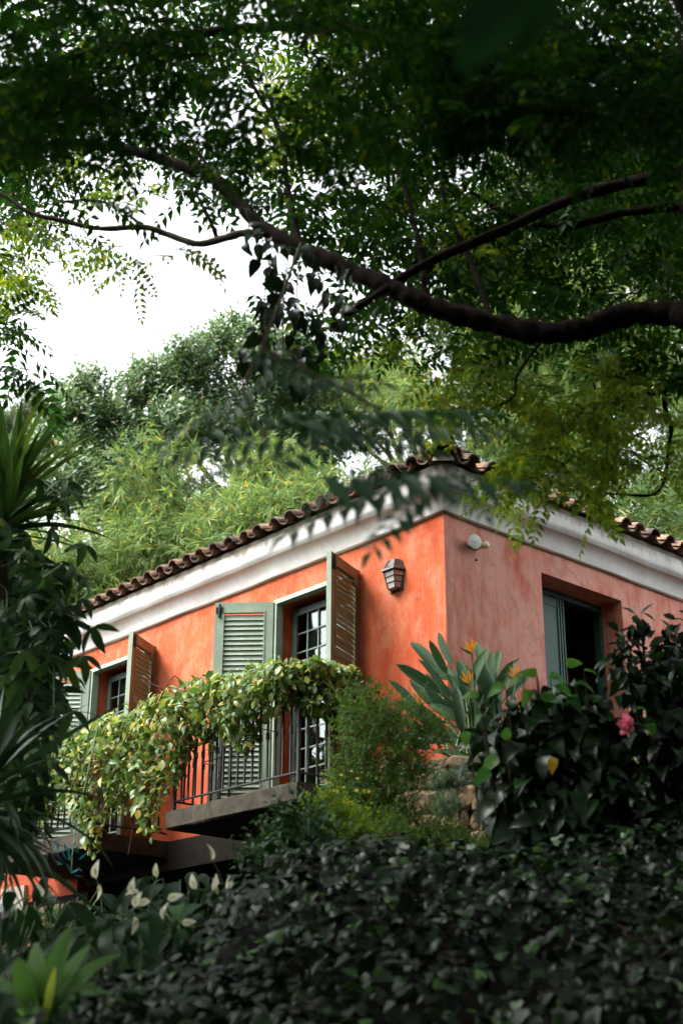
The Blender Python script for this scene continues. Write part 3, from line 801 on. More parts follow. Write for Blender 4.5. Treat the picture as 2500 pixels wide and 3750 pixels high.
# grey meter box low at the far end
mbx = thing('meter_box', 'small grey metal meter box on the pale strip below the balcony', 'meter box', hw(-.06, 7.35, 3.30), HROT)
b = MB(); b.box((-.14, -.16, 0), (0, .16, .48)); b.build('case', M['box_grey'], mbx)
b = MB(); b.box((-.155, -.17, .475), (0.0, .17, .50)); b.build('lid', M['box_grey'], mbx)
b = MB(); b.box((-.148, -.13, .05), (-.139, .13, .44)); b.build('door', M['box_grey'], mbx)
b = MB(); b.tube([(-.05, 0, .5), (-.05, 0, .9), (-.01, 0, 1.0)], .015, 6); b.build('cable', M['iron'], mbx)

# ------------------------------------------------------------------ terrace, retaining wall, steps
pl = [(.45, 11.05), (1.1, 10.75), (1.9, 10.75), (2.8, 11.05), (4.2, 11.9), (6.6, 13.4), (6.3, 16.5), (.95, 12.6), (.62, 12.3)]
tz = [4.00, 4.02, 4.04, 4.10, 4.35, 4.5, 4.72, 4.2, 4.05]
b = MB(); n = len(pl)
b.add([(x, y, z) for (x, y), z in zip(pl, tz)] + [(x, y, 2.2) for x, y in pl] + [(1.6, 11.7, 4.15)],
      [(i, (i+1) % n, 2*n) for i in range(n)] + [(n+i, n+(i+1) % n, (i+1) % n, i) for i in range(n)])
b.build('terrace_ground', M['soil'], label='dark earth terrace held up before the pink wall', cat='terrace', kind='structure')
rw = thing('retaining_wall', 'rough brown stone retaining wall below the bird of paradise plant', 'stone wall', (1.6, 10.75, 2.2))
segs = [((.40, 11.02), (1.08, 10.70)), ((1.08, 10.70), (1.92, 10.70)), ((1.92, 10.70), (2.84, 11.0)), ((2.84, 11.0), (4.25, 11.86))]
b = MB()
for (p0, p1) in segs:
    p0, p1 = np.array(p0), np.array(p1); nn = nrm(np.array([p1[1]-p0[1], -(p1[0]-p0[0])]))
    q0, q1 = p0 - nn * .25, p1 - nn * .25
    o_ = np.array([1.6, 10.75])
    b.add([(*(p0-o_), 0), (*(p1-o_), 0), (*(q1-o_), 0), (*(q0-o_), 0), (*(p0-o_), 1.78), (*(p1-o_), 1.80), (*(q1-o_), 1.80), (*(q0-o_), 1.78)], [(0,1,5,4), (1,2,6,5), (2,3,7,6), (3,0,4,7), (4,5,6,7)])
core = b.build('core', M['mortar'], rw)
for si, (p0, p1) in enumerate(segs):
    p0, p1 = np.array(p0), np.array(p1); L_ = np.linalg.norm(p1 - p0); d_ = (p1 - p0) / L_; nn = np.array([d_[1], -d_[0]])
    def put(o, t_, z, p0=p0, d_=d_, nn=nn):
        q = p0 + d_ * t_ - nn * -.0 - np.array([1.6, 10.75]); o.location = (q[0], q[1], z); o.rotation_euler = (0, 0, math.atan2(d_[1], d_[0]))
    lay_stones(rw, 0, L_, .85, 1.86, .13, .26, put, 20 + si)
st = thing('stone_steps', 'worn brown stone steps climbing to the green door', 'steps', hw(2.0, 0, 3.4), HROT)
r = random.Random(3)
for k in range(6):
    b = MB(); z1 = 1.36 - k * .17; y1 = -.0 - (0 if k == 0 else .55 + (k - 1) * .30); y0 = -.55 - k * .30
    xs = np.linspace(-.95, 1.1, 9); vs = []
    for x in xs:
        j = r.uniform(-.02, .02); h = r.uniform(-.012, .012)
        vs += [(x, y1 + .02, 0), (x, y1 + .02, z1 + h), (x, y0 + j + .02, z1 + h), (x, y0 + j, z1 - .03 + h), (x, y0 + j + .02, z1 - .10), (x, y0 + .03, 0)]
    fs = [(i*6+j, (i+1)*6+j, (i+1)*6+(j+1) % 6, i*6+(j+1) % 6) for i in range(8) for j in range(6)] + [tuple(range(6)), tuple(48 + j for j in range(5, -1, -1))]
    b.add(vs, fs); b.build('step', M['stone'], st)
#PLANTS
# ================================================================== PLANTS
UP = np.array([0, 0, 1.0])
def jit(v, a): return nrm(np.asarray(v, float) + RNG.normal(size=np.shape(v)) * a)

# ---------------- background: bamboo, laurel trees, far wood
BS = [k_spray(9, .23, .030, s) for s in range(5)]
def bamboo(label, x, y, ztop, wid, n, mat, nplume=16, zlow=None):
    z0 = float(H(x, y)); zlow = zlow or z0 + 1.0
    root = thing('bamboo_clump', label, 'bamboo', (x, y, z0), group='bamboo behind the house')
    cm = MB(); C = []; Rd = []
    for i in range(nplume):
        a = RNG.uniform(0, 2 * math.pi); lean = RNG.uniform(.3, 1.0) * wid
        ht = RNG.uniform(.72, 1.0) * (ztop - z0)
        b0 = np.array([math.cos(a) * .3, math.sin(a) * .3, 0]); tip = np.array([math.cos(a) * lean, math.sin(a) * lean * .6, ht])
        mid = np.array([tip[0] * .35, tip[1] * .35, ht * .7])
        path = smooth_path([b0, mid, tip, tip + np.array([math.cos(a) * .5, math.sin(a) * .3, -.35])], 15)
        cm.tube(path, np.linspace(.03, .006, len(path)), 5)
        for q in path[3:]:
            if q[2] + z0 > zlow:
                C.append(q + RNG.normal(size=3) * .18); Rd.append(RNG.uniform(.28, .62))
    cm.build('culm', M['culm'], root)
    P, d = blob_points(C, Rd, n, .9, .45)
    Yd = d * .6 + RNG.normal(size=(n, 3)) * .5 + np.array([0, 0, -.15])
    Zd = RNG.normal(size=(n, 3)) * .5 + np.array([0, -.5, .8])
    foliage('foliage', BS, P, Yd, Zd, RNG.uniform(.7, 1.25, n), mat, root)
    return root
bamboo('pale bamboo clump over the left end of the tiled eaves', -4.4, 22.5, 10.6, 1.9, 3600, G['bamboo'])
bamboo('tall pale green bamboo plume rising over the roof in front of the laurel', -2.3, 23.4, 12.2, 1.9, 3800, G['bamboo'])
bamboo('bamboo clump between the laurel and the roof corner', .1, 23.8, 12.0, 2.0, 3600, G['bamboo'])
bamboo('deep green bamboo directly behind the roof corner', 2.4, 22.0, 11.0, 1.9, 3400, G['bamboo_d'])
bamboo('bright yellow green bamboo plume under the thick branch', 2.8, 25.6, 16.4, 2.1, 4200, G['bamboo'])
bamboo('pale bamboo clump filling the gap under the branch bend', 5.0, 25.0, 16.8, 2.2, 4200, G['bamboo'])
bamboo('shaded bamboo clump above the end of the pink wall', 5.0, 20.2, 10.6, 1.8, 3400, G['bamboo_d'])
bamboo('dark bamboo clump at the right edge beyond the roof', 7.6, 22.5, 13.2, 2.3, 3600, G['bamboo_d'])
bamboo('bamboo clump low behind the eaves in the middle', -1.0, 21.6, 11.3, 1.9, 3600, G['bamboo'])
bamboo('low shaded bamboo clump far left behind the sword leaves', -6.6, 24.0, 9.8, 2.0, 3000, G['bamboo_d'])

FS = [k_shoot(9, .155, .062, .46, s) for s in range(4)]
def laurel(label, x, y, crowns, n, mat, ks=FS, trunk_r=.12, name='laurel_tree', grp='trees behind the bamboo'):
    z0 = float(H(x, y)); root = thing(name, label, 'tree', (x, y, z0), group=grp)
    C = []; Rd = []; tm = MB(); o_ = np.array([x, y, z0])
    fork = np.array([0, 0, max(1.5, min(c[2] for c, _ in crowns) - z0 - 1.6)])
    tm.tube(smooth_path([(0, 0, -.2), (.08, .05, fork[2] * .5), fork], 9), np.linspace(trunk_r, trunk_r * .75, 9)[:len(smooth_path([(0, 0, -.2), (.08, .05, fork[2] * .5), fork], 9))], 8)
    for c, rr in crowns:
        c = np.array(c) - o_
        mid = (fork + c) / 2 + RNG.normal(size=3) * .2
        pth = smooth_path([fork, mid, c, c + np.array([0, 0, rr * .7])], 12)
        tm.tube(pth, np.linspace(trunk_r * .6, .012, len(pth)), 6)
        for k in range(7):
            dd = rdir(1)[0]; dd[2] = abs(dd[2]) * .8 - .15; sub = c + dd * rr * .68
            tm.tube([c, (c + sub) / 2 + RNG.normal(size=3) * .05, sub], [.02, .014, .006], 5)
            C.append(sub); Rd.append(rr * RNG.uniform(.22, .40))
        for k in range(3):
            C.append(c + np.array([RNG.normal() * .3 * rr, RNG.normal() * .3 * rr, rr * RNG.uniform(.5, 1.0)])); Rd.append(rr * RNG.uniform(.14, .24))
        C.append(c); Rd.append(rr * .55)
    tm.build('trunk', M['bark_pale'], root)
    P, d = blob_points(C, Rd, n, .95, .5)
    Yd = d * .55 + RNG.normal(size=(n, 3)) * .3 + np.array([0, 0, .95])
    Zd = d * .6 + RNG.normal(size=(n, 3)) * .4 + np.array([0, -.3, .6])
    foliage('crown', ks, P, Yd, Zd, RNG.uniform(.75, 1.25, n), mat, root)
    return root
cw = lambda dx, dy, Y, rr: (at(dx, dy, Y), rr)
laurel('glossy dark laurel tree with the highest pointed shoots against the sky', -1.6, 25.5,
       [cw(545, 800, 25.5, .7), cw(460, 850, 25.2, .8), cw(610, 850, 25.5, .9), cw(400, 910, 25, .8), cw(690, 850, 25.8, .8), cw(520, 960, 25.5, 1.0), cw(660, 900, 26, 1.0), cw(720, 960, 26, 1.0), cw(600, 1030, 25.5, .9), cw(440, 1020, 25.3, 1.0), cw(680, 1050, 25.7, 1.0)], 3800, G['ficus'])
laurel('laurel tree with orange tipped shoots left of the tallest one', -4.2, 24.5,
       [cw(190, 915, 24.5, .5), cw(155, 985, 24.5, .6), cw(255, 980, 24.5, .7), cw(335, 920, 24.6, .65), cw(120, 1040, 24.5, .6), cw(210, 1080, 24.5, .9), cw(300, 1100, 24.5, 1.0), cw(370, 1020, 24.5, .9), cw(330, 1170, 24.5, .8), cw(240, 1180, 24.4, .9), cw(150, 1120, 24.4, .9)], 3000, G['ficus'])
laurel('loose leaved tree in the gap left of the bright bamboo', 1.6, 29.0,
       [cw(800, 890, 29, .9), cw(870, 900, 29, .9), cw(760, 960, 29, 1.1), cw(930, 930, 29, .9), cw(840, 980, 29, 1.2)], 2200, G['bamboo'], [k_shoot(9, .13, .045, .34, 9)])
laurel('hazy far tree at the left edge under the white sky', -9.5, 38.0,
       [cw(30, 1010, 38, 1.3), cw(95, 970, 38, 1.1), cw(140, 1000, 38, 1.2), cw(60, 1080, 38, 1.8), cw(130, 1120, 38, 1.8), cw(0, 1150, 38, 1.8)], 3200, G['far'], [k_shoot(9, .16, .06, .4, 8)])
laurel('tall shaded tree standing high behind the bright bamboo', 5.5, 31.0,
       [cw(1050, 760, 31, 1.5), cw(1150, 650, 31, 1.8), cw(1300, 600, 31, 2.0), cw(1450, 560, 31, 2.0), cw(1250, 450, 31, 1.9), cw(1420, 380, 31, 2.0), cw(1560, 450, 31, 2.2), cw(1560, 700, 31, 2.2), cw(1350, 800, 31, 2.0), cw(1150, 850, 31, 1.8), cw(1500, 900, 31, 2.0)], 7000, G['bamboo_d'], [k_shoot(9, .20, .08, .5, 8)], .25)

# ---------------- far wooded slope closing the view behind
n = 5200; X = RNG.uniform(-22, 26, n); Yy = RNG.uniform(30, 44, n); P = np.stack([X, Yy, H(X, Yy) + RNG.uniform(0, 3.6, n) * (.6 + .4 * np.sin(X * .9) ** 2)], 1)
foliage('undergrowth', [k_shoot(9, .34, .14, .8, 4)], P, RNG.normal(size=(n, 3)) * .5 + UP, RNG.normal(size=(n, 3)) * .5 + [0, -.6, .6], RNG.uniform(.8, 1.4, n), G['bamboo_d'],
        label='dense green undergrowth on the slope behind the trees', cat='undergrowth', kind='stuff')

# ---------------- shade tree: thick branch, boughs, feathery crown over the frame
tree = thing('shade_tree', 'dark feathery leaved tree arching a thick branch over the house', 'tree', (3.9, 6.2, float(H(3.9, 6.2))))
TO = np.array(tree.location)
def bough(name, pts, r0, r1, mat=M['bark'], seg=40, knob=.06):
    p = smooth_path(pts, seg); rr = np.linspace(r0, r1, len(p)) * (1 + knob * np.sin(np.arange(len(p)) * 1.7) + knob * .7 * np.sin(np.arange(len(p)) * .61 + 1))
    b = MB(); b.tube(p - TO, rr, 14)
    ax = np.repeat(p - TO, 14, 0); vv = np.array(b.v); k_ = RNG.normal(size=(len(p), 14)); k_ = (k_ + np.roll(k_, 1, 0) + np.roll(k_, 2, 0)) / 1.7
    b.v = [tuple(q) for q in ax + (vv - ax) * (1 + .075 * k_.reshape(-1, 1))]
    return b.build(name, mat, tree, True), p
bough('trunk', [(3.9, 6.2, float(H(3.9, 6.2)) - .3), (3.95, 6.25, 3.6), (3.75, 6.3, 5.0), (3.9, 6.2, 7.0), (4.1, 6.0, 9.2)], .26, .17)
P1 = [(3.75, 6.3, 5.05), at(1660, 745, 6.5), at(1560, 722, 6.6), at(1440, 722, 6.7), at(1350, 752, 6.75), at(1250, 765, 6.8), at(1100, 735, 6.9), at(980, 700, 6.95), at(900, 662, 7.0), at(800, 618, 7.1), at(690, 570, 7.2), at(600, 520, 7.3), at(540, 455, 7.35), at(480, 405, 7.4), at(390, 372, 7.5), at(280, 340, 7.6), at(150, 330, 7.7), at(-60, 345, 7.8)]
_, main = bough('branch', P1, .072, .028, seg=170, knob=.09)
bough('branch', [(3.85, 6.3, 6.2), at(1640, 395, 6.9), at(1540, 402, 6.9), at(1420, 425, 6.95), at(1300, 462, 7.0), at(1150, 530, 7.0), at(1000, 595, 7.0), at(910, 645, 7.0), at(840, 695, 6.9), at(790, 725, 6.9)], .045, .017, M['bark'], 60)
bough('branch', [at(600, 540, 7.3), at(560, 535, 7.35), at(500, 552, 7.4), at(450, 560, 7.4), at(390, 540, 7.45), at(330, 522, 7.45), at(230, 525, 7.5), at(150, 508, 7.5), at(70, 488, 7.5), at(0, 445, 7.5), at(-80, 420, 7.5)], .026, .010, M['bark_pale'], 60)
bough('branch', [at(330, 522, 7.45), at(290, 490, 7.5), at(240, 465, 7.5), at(180, 460, 7.5), at(110, 470, 7.5)], .012, .005, M['bark_pale'])
bough('branch', [at(500, 552, 7.4), at(480, 500, 7.4), at(450, 430, 7.5), at(470, 330, 7.5)], .014, .006)
bough('branch', [(3.9, 6.3, 6.4), at(1640, 470, 7.4), at(1540, 475, 7.4), at(1420, 490, 7.5), at(1300, 520, 7.5), at(1180, 500, 7.5), at(1080, 440, 7.5)], .04, .012)
bough('branch', [at(980, 700, 6.95), at(960, 560, 7.2), at(930, 430, 7.4), at(880, 300, 7.6), at(850, 120, 7.8)], .018, .008)
bough('branch', [at(1130, 740, 6.9), at(1080, 600, 7.2), at(1020, 460, 7.5), at(1010, 300, 7.8), at(980, 100, 8.1)], .018, .008)
bough('branch', [at(690, 570, 7.2), at(660, 430, 7.4), at(640, 300, 7.5), at(560, 150, 7.6), at(520, -40, 7.7)], .020, .010)
bough('branch', [(4.0, 6.1, 7.6), at(1600, 180, 6.4), at(1450, 120, 6.4), at(1250, 140, 6.4), at(1000, 90, 6.5), at(700, 60, 6.6), at(350, 90, 6.8), at(100, 150, 7.0), at(-100, 200, 7.0)], .06, .016, seg=60)
# drooping side twigs on the right
bough('branch', [at(1245, 780, 6.85), at(1215, 820, 7.1), at(1185, 868, 7.4), at(1182, 905, 7.6), at(1150, 930, 7.7), at(1095, 950, 7.8)], .010, .0035, M['bark'], 30, .1)
bough('branch', [(3.8, 6.3, 4.9), at(1600, 860, 7.6), at(1540, 1000, 8.0), at(1528, 1090, 8.2), at(1500, 1135, 8.2), at(1420, 1135, 8.2), at(1330, 1125, 8.3), at(1215, 1112, 8.3)], .016, .004, M['bark'], 50, .1)
bough('branch', [at(1600, 870, 7.6), at(1500, 905, 7.7), at(1430, 870, 7.7), at(1340, 840, 7.8)], .010, .004, M['bark'], 30, .1)
bough('branch', [at(1528, 1090, 8.2), at(1450, 1040, 8.3), at(1390, 985, 8.4), at(1330, 950, 8.4)], .007, .003, M['bark'], 30, .1)

PK = [k_pinnate(6, .29, .125, .25, s) for s in range(4)] + [k_pinnate(5, .32, .135, .4, 9)]
TW = MB()
def twigs(P, D, L, nleaf, S):
    """leafy twigs: returns leaf positions, directions and normals; adds the thin wood to TW"""
    LP, LY, LZ, LS = [], [], [], []
    for i in range(len(P)):
        d = D[i]; side = nrm(np.cross(d, UP)); k = nleaf
        end = P[i] + d * L[i] + np.array([0, 0, -.22 * L[i]])
        midp = P[i] + d * L[i] * .5 + np.array([0, 0, .03])
        if RNG.random() < .55:
            TW.tube(np.array([P[i], midp, end]) - TO, [.006, .004, .0015], 3, False)
        for j in range(k):
            t = (j + .6) / k; q = P[i] * (1 - t) + end * t + np.array([0, 0, .05 * math.sin(math.pi * t) * L[i]])
            s = 1 if j % 2 else -1
            LP.append(q); LY.append(d * (.5 + .5 * t) + side * s * (1.0 - .6 * t) + np.array([0, 0, -.15]) + RNG.normal(size=3) * .22)
            LZ.append(UP + RNG.normal(size=3) * .38); LS.append(S[i] * RNG.uniform(.7, 1.1))
    return LP, LY, LZ, LS
# how thick the crown hangs, read off as columns and rows every 112 units of the view
ROWS = [ # x:  0   112  224  336  448  560  672  784  896 1008 1120 1232 1344 1456 1568
        [.55, .5, .8, 1.2, .7, .3, .7, 1.5, 1.8, 2.2, 2.3, 1.7, .9, .7, 1.8],   # y=0
        [.55, 1.0, 1.4, 1.1, .6, .4, .7, 1.3, 1.6, 2.0, 2.0, 1.7, .9, .7, 1.6],   # 112
        [2.6, 2.7, 2.2, 1.3, .7, .6, .9, 1.7, 2.1, 2.2, 2.4, 2.4, 2.4, 2.2, 2.4],   # 224
        [2.2, .9, .5, .8, 1.3, 1.4, 1.6, 1.7, 1.8, 1.9, 2.2, 2.4, 2.4, 2.4, 2.4],   # 336
        [1.6, .25, .0, .08, .25, .6, 1.0, 1.4, 1.7, 1.9, 2.2, 2.2, 2.3, 2.3, 2.2],     # 448
        [1.4, .25, .0, .04, .05, .0, .6, 1.4, 1.7, 1.9, 2.1, 2.2, 2.2, 2.1, 2.0],       # 560
        [1.2, .0, .0, .0, .0, .0, .55, 1.6, 1.8, 1.9, 1.8, 1.7, 1.7, 1.7, 1.6],        # 672
        [.45, .0, .0, .0, .0, .0, .2, .8, .35, .5, .6, .45, .5, .8, 1.0],               # 784
        [.0, .0, .0, .0, .0, .0, .0, .0, .0, .05, .25, .3, .4, .6, .8]]                # 896
ROWS = np.array(ROWS)
def dens(dx, dy):
    fx, fy = np.clip(dx / 112, 0, 13.999), np.clip(dy / 112, 0, 7.999)
    i, j = fy.astype(int), fx.astype(int); a, b_ = fy - i, fx - j
    return (ROWS[i, j]*(1-a)*(1-b_) + ROWS[i, j+1]*(1-a)*b_ + ROWS[i+1, j]*a*(1-b_) + ROWS[i+1, j+1]*a*b_)
def canopy(n, ylo, yhi, sc, dlim=(-80, 1650, -120, 890)):
    dx = RNG.uniform(dlim[0], dlim[1], n * 6); dy = RNG.uniform(dlim[2], dlim[3], n * 6)
    keep = RNG.random(n * 6) < dens(dx, dy) / 3.0
    dx, dy = dx[keep][:n], dy[keep][:n]; Yv = RNG.uniform(ylo, yhi, len(dx))
    P = np.array([at(a, c, y) for a, c, y in zip(dx, dy, Yv)])
    A = RNG.uniform(0, 2 * math.pi, len(P)); D = np.stack([np.cos(A), np.sin(A) * .7, RNG.uniform(-.35, .15, len(P))], 1)
    L = RNG.uniform(.25, .5, len(P)) * sc
    P = P - nrm(D) * L[:, None] * .5
    return twigs(P, nrm(D), L, 5, np.full(len(P), .30 * sc))
a = canopy(375, 7.3, 9.4, 1.12); c = canopy(215, 9.4, 12.5, 1.4); e_ = canopy(245, 4.6, 6.6, .92, (-80, 1650, -120, 300))
LP, LY, LZ, LS = [np.array(u + v + w_) for u, v, w_ in zip(a, c, e_)]
foliage('crown', PK, LP - TO, LY, LZ, LS, G['canopy'], tree)
# leaves with brighter light put into the colour: hanging right side and tips round the sky window
def spots(lst, Yr, sc, n):
    out_ = [[], [], [], []]
    for dx, dy, sx, sy, k in lst:
        for _ in range(k):
            p = at(dx + RNG.normal() * sx, dy + RNG.normal() * sy, RNG.uniform(*Yr)); A = RNG.uniform(0, 6.28)
            d = nrm(np.array([math.cos(A), math.sin(A) * .6, RNG.uniform(-.5, 0)])); Ln = RNG.uniform(.2, .4) * sc
            q = twigs(np.array([p - d * Ln * .5]), np.array([d]), [Ln], n, [.26 * sc])
            for u, v in zip(out_, q): u += v
    return [np.array(u) for u in out_]
y1 = spots([(1400, 930, 70, 55, 17), (1300, 1000, 70, 40, 12), (1240, 1050, 40, 30, 7), (1185, 1120, 25, 16, 3), (1330, 1070, 50, 22, 4), (1470, 1020, 50, 40, 6), (1450, 850, 50, 40, 8),
            (1130, 880, 50, 40, 9), (1060, 930, 40, 30, 6), (1080, 830, 60, 20, 4), (1250, 900, 40, 40, 6)], (7.4, 8.8), 1.0, 5)
y2 = spots([(320, 575, 60, 10, 3), (400, 575, 40, 10, 1), (230, 560, 30, 10, 2), (300, 390, 70, 30, 3), (180, 360, 40, 24, 2), (40, 680, 24, 24, 2), (700, 200, 80, 90, 10), (760, 260, 80, 80, 10), (1080, 600, 80, 60, 8), (1020, 450, 60, 60, 6), (60, 520, 40, 60, 8), (60, 640, 30, 40, 5), (900, 760, 60, 30, 5)], (7.4, 9.5), 1.0, 5)
LP, LY, LZ, LS = [np.concatenate([u, v]) for u, v in zip(y1, y2)]
o = foliage('crown', PK, LP - TO, LY, LZ, LS, G['canopy_y'], tree); o['label'] = 'yellow green leaves at the twig ends, brighter light put into their colour'
# unseen crown and boughs added above and behind the viewer to darken the foreground
n = 2600; P = np.stack([RNG.uniform(-11, 10, n), RNG.uniform(-8, 8.0, n), RNG.uniform(6.0, 10.5, n)], 1)
el = (P[:, 2] - 1.6) / np.maximum(.1, P[:, 1]); ok = (P[:, 1] < 1.5) | (el > 1.12) | (np.abs(P[:, 0]) > .36 * P[:, 1] + .9)
P = P[ok]; A = RNG.uniform(0, 6.28, len(P)); D = nrm(np.stack([np.cos(A), np.sin(A), RNG.uniform(-.3, .2, len(P))], 1))
LP, LY, LZ, LS = [np.array(u) for u in twigs(P, D, np.full(len(P), .9), 5, np.full(len(P), .62))]
foliage('crown', PK, LP - TO, LY, LZ, LS, G['canopy'], tree)
bough('branch', [(4.05, 6.1, 8.6), (2.5, 3.5, 9.0), (0, 0, 8.8), (-4, -3, 8.6)], .11, .03)
bough('branch', [(4.0, 6.1, 8.0), (5.5, 3.0, 8.8), (5.0, -2, 8.8)], .10, .03)
bough('branch', [(4.0, 6.1, 7.4), (2.2, 3.4, 4.9), at(1760, 480, 2.3), at(1665, 200, 2.1), at(1590, -100, 1.9), at(1540, -500, 1.7)], .055, .05)
TW.build('twig', M['twig'], tree)
NEARM = leaf_mat('near_leaf', [(0, (.004, .026, .005)), (1, (.006, .034, .006))], .5, .2, .05)
for p0, p1 in (((1230, -60), (1050, 130)), ((1150, -80), (1080, 90)), ((1270, -40), (1180, 100))):
    q0, q1 = at(*p0, 1.5), at(*p1, 1.5); leaf_parts('leaf', [kmesh('leaf', k_leaf(1, .5, 5, .2, .2), NEARM)], [q0], [q1 - q0], [(.2, -1, .3)], [np.linalg.norm(q1 - q0)], tree, TO)
# low near fronds that hang close before the lens, each a leaf of its own
NL = [kmesh('leaf', k_pinnate(8, .24, .085, .12, s), G['frond']) for s in (21, 22, 23)]
near = [((600, 985), (1095, 885), 4.2), ((600, 1085), (860, 930), 4.1), ((660, 1105), (1170, 1050), 4.0), ((420, 1010), (760, 905), 4.3), ((600, 870), (860, 850), 4.4),
        ((1010, 1090), (660, 1180), 4.2), ((1010, 1085), (850, 1240), 4.1), ((985, 1090), (1110, 1160), 4.1), ((560, 800), (760, 870), 4.4), ((700, 1000), (400, 1010), 4.3), ((640, 830), (500, 960), 4.5), ((880, 990), (1140, 960), 4.2), ((930, 1060), (700, 1130), 4.1),
        ((640, 1000), (920, 980), 4.3), ((560, 900), (350, 1000), 4.4), ((1010, 1080), (760, 1100), 4.2), ((610, 1040), (420, 1090), 4.4), ((1000, 1095), (930, 1190), 4.0), ((760, 1020), (1000, 1010), 4.3), ((570, 930), (800, 960), 4.3)]
b = MB()
for (p0, p1, Yv) in near:
    q0, q1 = at(*p0, Yv), at(*p1, Yv + RNG.uniform(-.15, .15)); d = q1 - q0
    leaf_parts('leaf', NL, [q0], [d], [UP * .8 + np.array([0, -.8, 0]) + RNG.normal(size=3) * .2], [np.linalg.norm(d)], tree, TO)
b = MB()
for pts in ([at(690, 560, 7.1), at(640, 700, 5.5), at(600, 800, 4.6), at(560, 900, 4.35), at(600, 990, 4.2), at(650, 1100, 4.1)], [at(600, 800, 4.6), at(800, 900, 4.4), at(930, 985, 4.25), at(1010, 1088, 4.15)]):
    b.tube(smooth_path(pts, 24) - TO, np.linspace(.009, .0025, len(smooth_path(pts, 24))), 5)
b.build('twig', M['twig'], tree)

# ---------------- unseen foliage ring added behind and beside the viewer to block low sky light
n = 3000; A = RNG.uniform(R(-62), R(242), n); rad = RNG.uniform(9.0, 12.0, n)
P = np.stack([rad * np.cos(-A), rad * np.sin(-A), RNG.random(n) * 7.5], 1)
P = P[~((P[:, 0] < -4) & (P[:, 1] > 6.5))]; n = len(P)
foliage('light_blocker', [k_shoot(9, .42, .19, 1.0, 3)], P, RNG.normal(size=(n, 3)) * .6 + UP * .5, RNG.normal(size=(n, 3)) + UP, RNG.uniform(.8, 1.4, n), G['behind'], label='unseen foliage added around the viewer to block low sky light', cat='light_blocker', kind='stuff')

# ---------------- creeper with heart leaves hanging from the thick branch
cr = thing('branch_creeper', 'dark heart leaved creeper hanging in strands from the thick branch', 'creeper', at(650, 560, 7.1))
HO = np.array(cr.location); HM = [kmesh('leaf', k_heart(), G['hibiscus'])]
b = MB(); LP = []
for x0, y0, x1, y1 in ((640, 560, 610, 760), (665, 565, 650, 800), (690, 580, 690, 750), (600, 540, 640, 690), (720, 590, 730, 790), (770, 610, 760, 720), (560, 480, 590, 600), (620, 700, 560, 850), (650, 780, 700, 890)):
    Yv = RNG.uniform(6.6, 7.1); pth = smooth_path([at(x0, y0, Yv), at((x0 + x1) / 2 + RNG.normal() * 12, (y0 + y1) / 2, Yv - .1), at(x1, y1, Yv - .15)], 14)
    b.tube(pth - HO, .004, 4)
    for q in pth[::1]:
        if RNG.random() < .85: LP.append(q + RNG.normal(size=3) * .035)
b.build('stem', M['twig'], cr); n = len(LP)
leaf_parts('leaf', HM, LP, RNG.normal(size=(n, 3)) * .5 + [0, -.2, -.8], RNG.normal(size=(n, 3)) * .4 + [0, -.8, .35], RNG.uniform(.07, .12, n), cr, HO)

# ---------------- vine over the balcony railings
vine = thing('balcony_vine', 'leafy vine in sun draped over the balcony railings', 'vine', hw(-.97, 3.5, ZF + .98)); VO = np.array(vine.location)
def vine_pts(n):
    y = .80 + 7.4 * RNG.random(n) ** .9
    drop = np.interp(y, [.8, 1.2, 2.0, 2.6, 3.0, 3.5, 4.0, 4.5, 6, 8], [.28, .38, .46, .62, .92, 1.0, .92, .74, .70, .7]) * (1 + .25 * np.sin(y * 5) + .15 * np.sin(y * 13))
    topb = np.interp(y, [.8, 1.3, 2.2, 3.4, 6, 8], [.04, .10, .15, .10, .08, .08]) + .04 * np.sin(y * 7)
    u = RNG.random(n) ** 1.25
    z = ZF + .98 + topb - u * (drop + topb)
    z = z + .05 * np.abs(RNG.normal(size=n)) * (RNG.random(n) < .25)
    thick = .22 * np.sin(np.pi * np.clip(u, .04, 1) ** .6) + .05
    side = RNG.normal(size=n)
    x = -.99 - thick * np.clip(.55 + side * .5, -.9, 1.5)
    ret = RNG.random(n) < .13          # the return along the side rail
    x = np.where(ret, -1.0 + .68 * RNG.random(n), x); y = np.where(ret, .84 - .09 * np.clip(side, -1, 1.5), y); z = np.where(ret, ZF + .98 + .12 - u * .45, z)
    P = np.array([hw(a, b_, c_) for a, b_, c_ in zip(x, y, z)])
    outw = hw(-1, 0, 0) - hw(0, 0, 0)
    Yd = RNG.normal(size=(n, 3)) * .6 + outw * .45 + np.array([0, 0, -.6])
    Zd = RNG.normal(size=(n, 3)) * .5 + outw * .5 + UP * (.85 - .4 * u)[:, None]
    vis = (-side) + u * .2
    return P, Yd, Zd, u, side
P, Yd, Zd, u, side = vine_pts(10500)
VK = [k_leaf(1, .52, 4, .25, .3, None, .1), k_leaf(1, .46, 4, .3, .45, None, .05), k_leaf(1, .6, 4, .15, .2)]
order = np.argsort(-side); big = order[:300]; rest = order[300:]
leaf_parts('leaf', [kmesh('leaf', k, G['vine']) for k in VK], P[big], Yd[big], Zd[big], RNG.uniform(.085, .13, len(big)), vine, VO)
foliage('leaves', VK, P[rest] - VO, Yd[rest], Zd[rest], RNG.uniform(.055, .115, len(rest)), G['vine'], vine, kind='stuff')
b = MB()
for k in range(34):
    y0 = RNG.uniform(.9, 7.5); pts = [hw(-1.0 + RNG.normal() * .05, y0, ZF + .98 + RNG.normal() * .08)]
    for j in range(4): pts.append(pts[-1] + np.append(RNG.normal(size=2) * .22, RNG.normal() * .12 - .06))
    b.tube(smooth_path(pts, 16) - VO, RNG.uniform(.002, .006), 4)
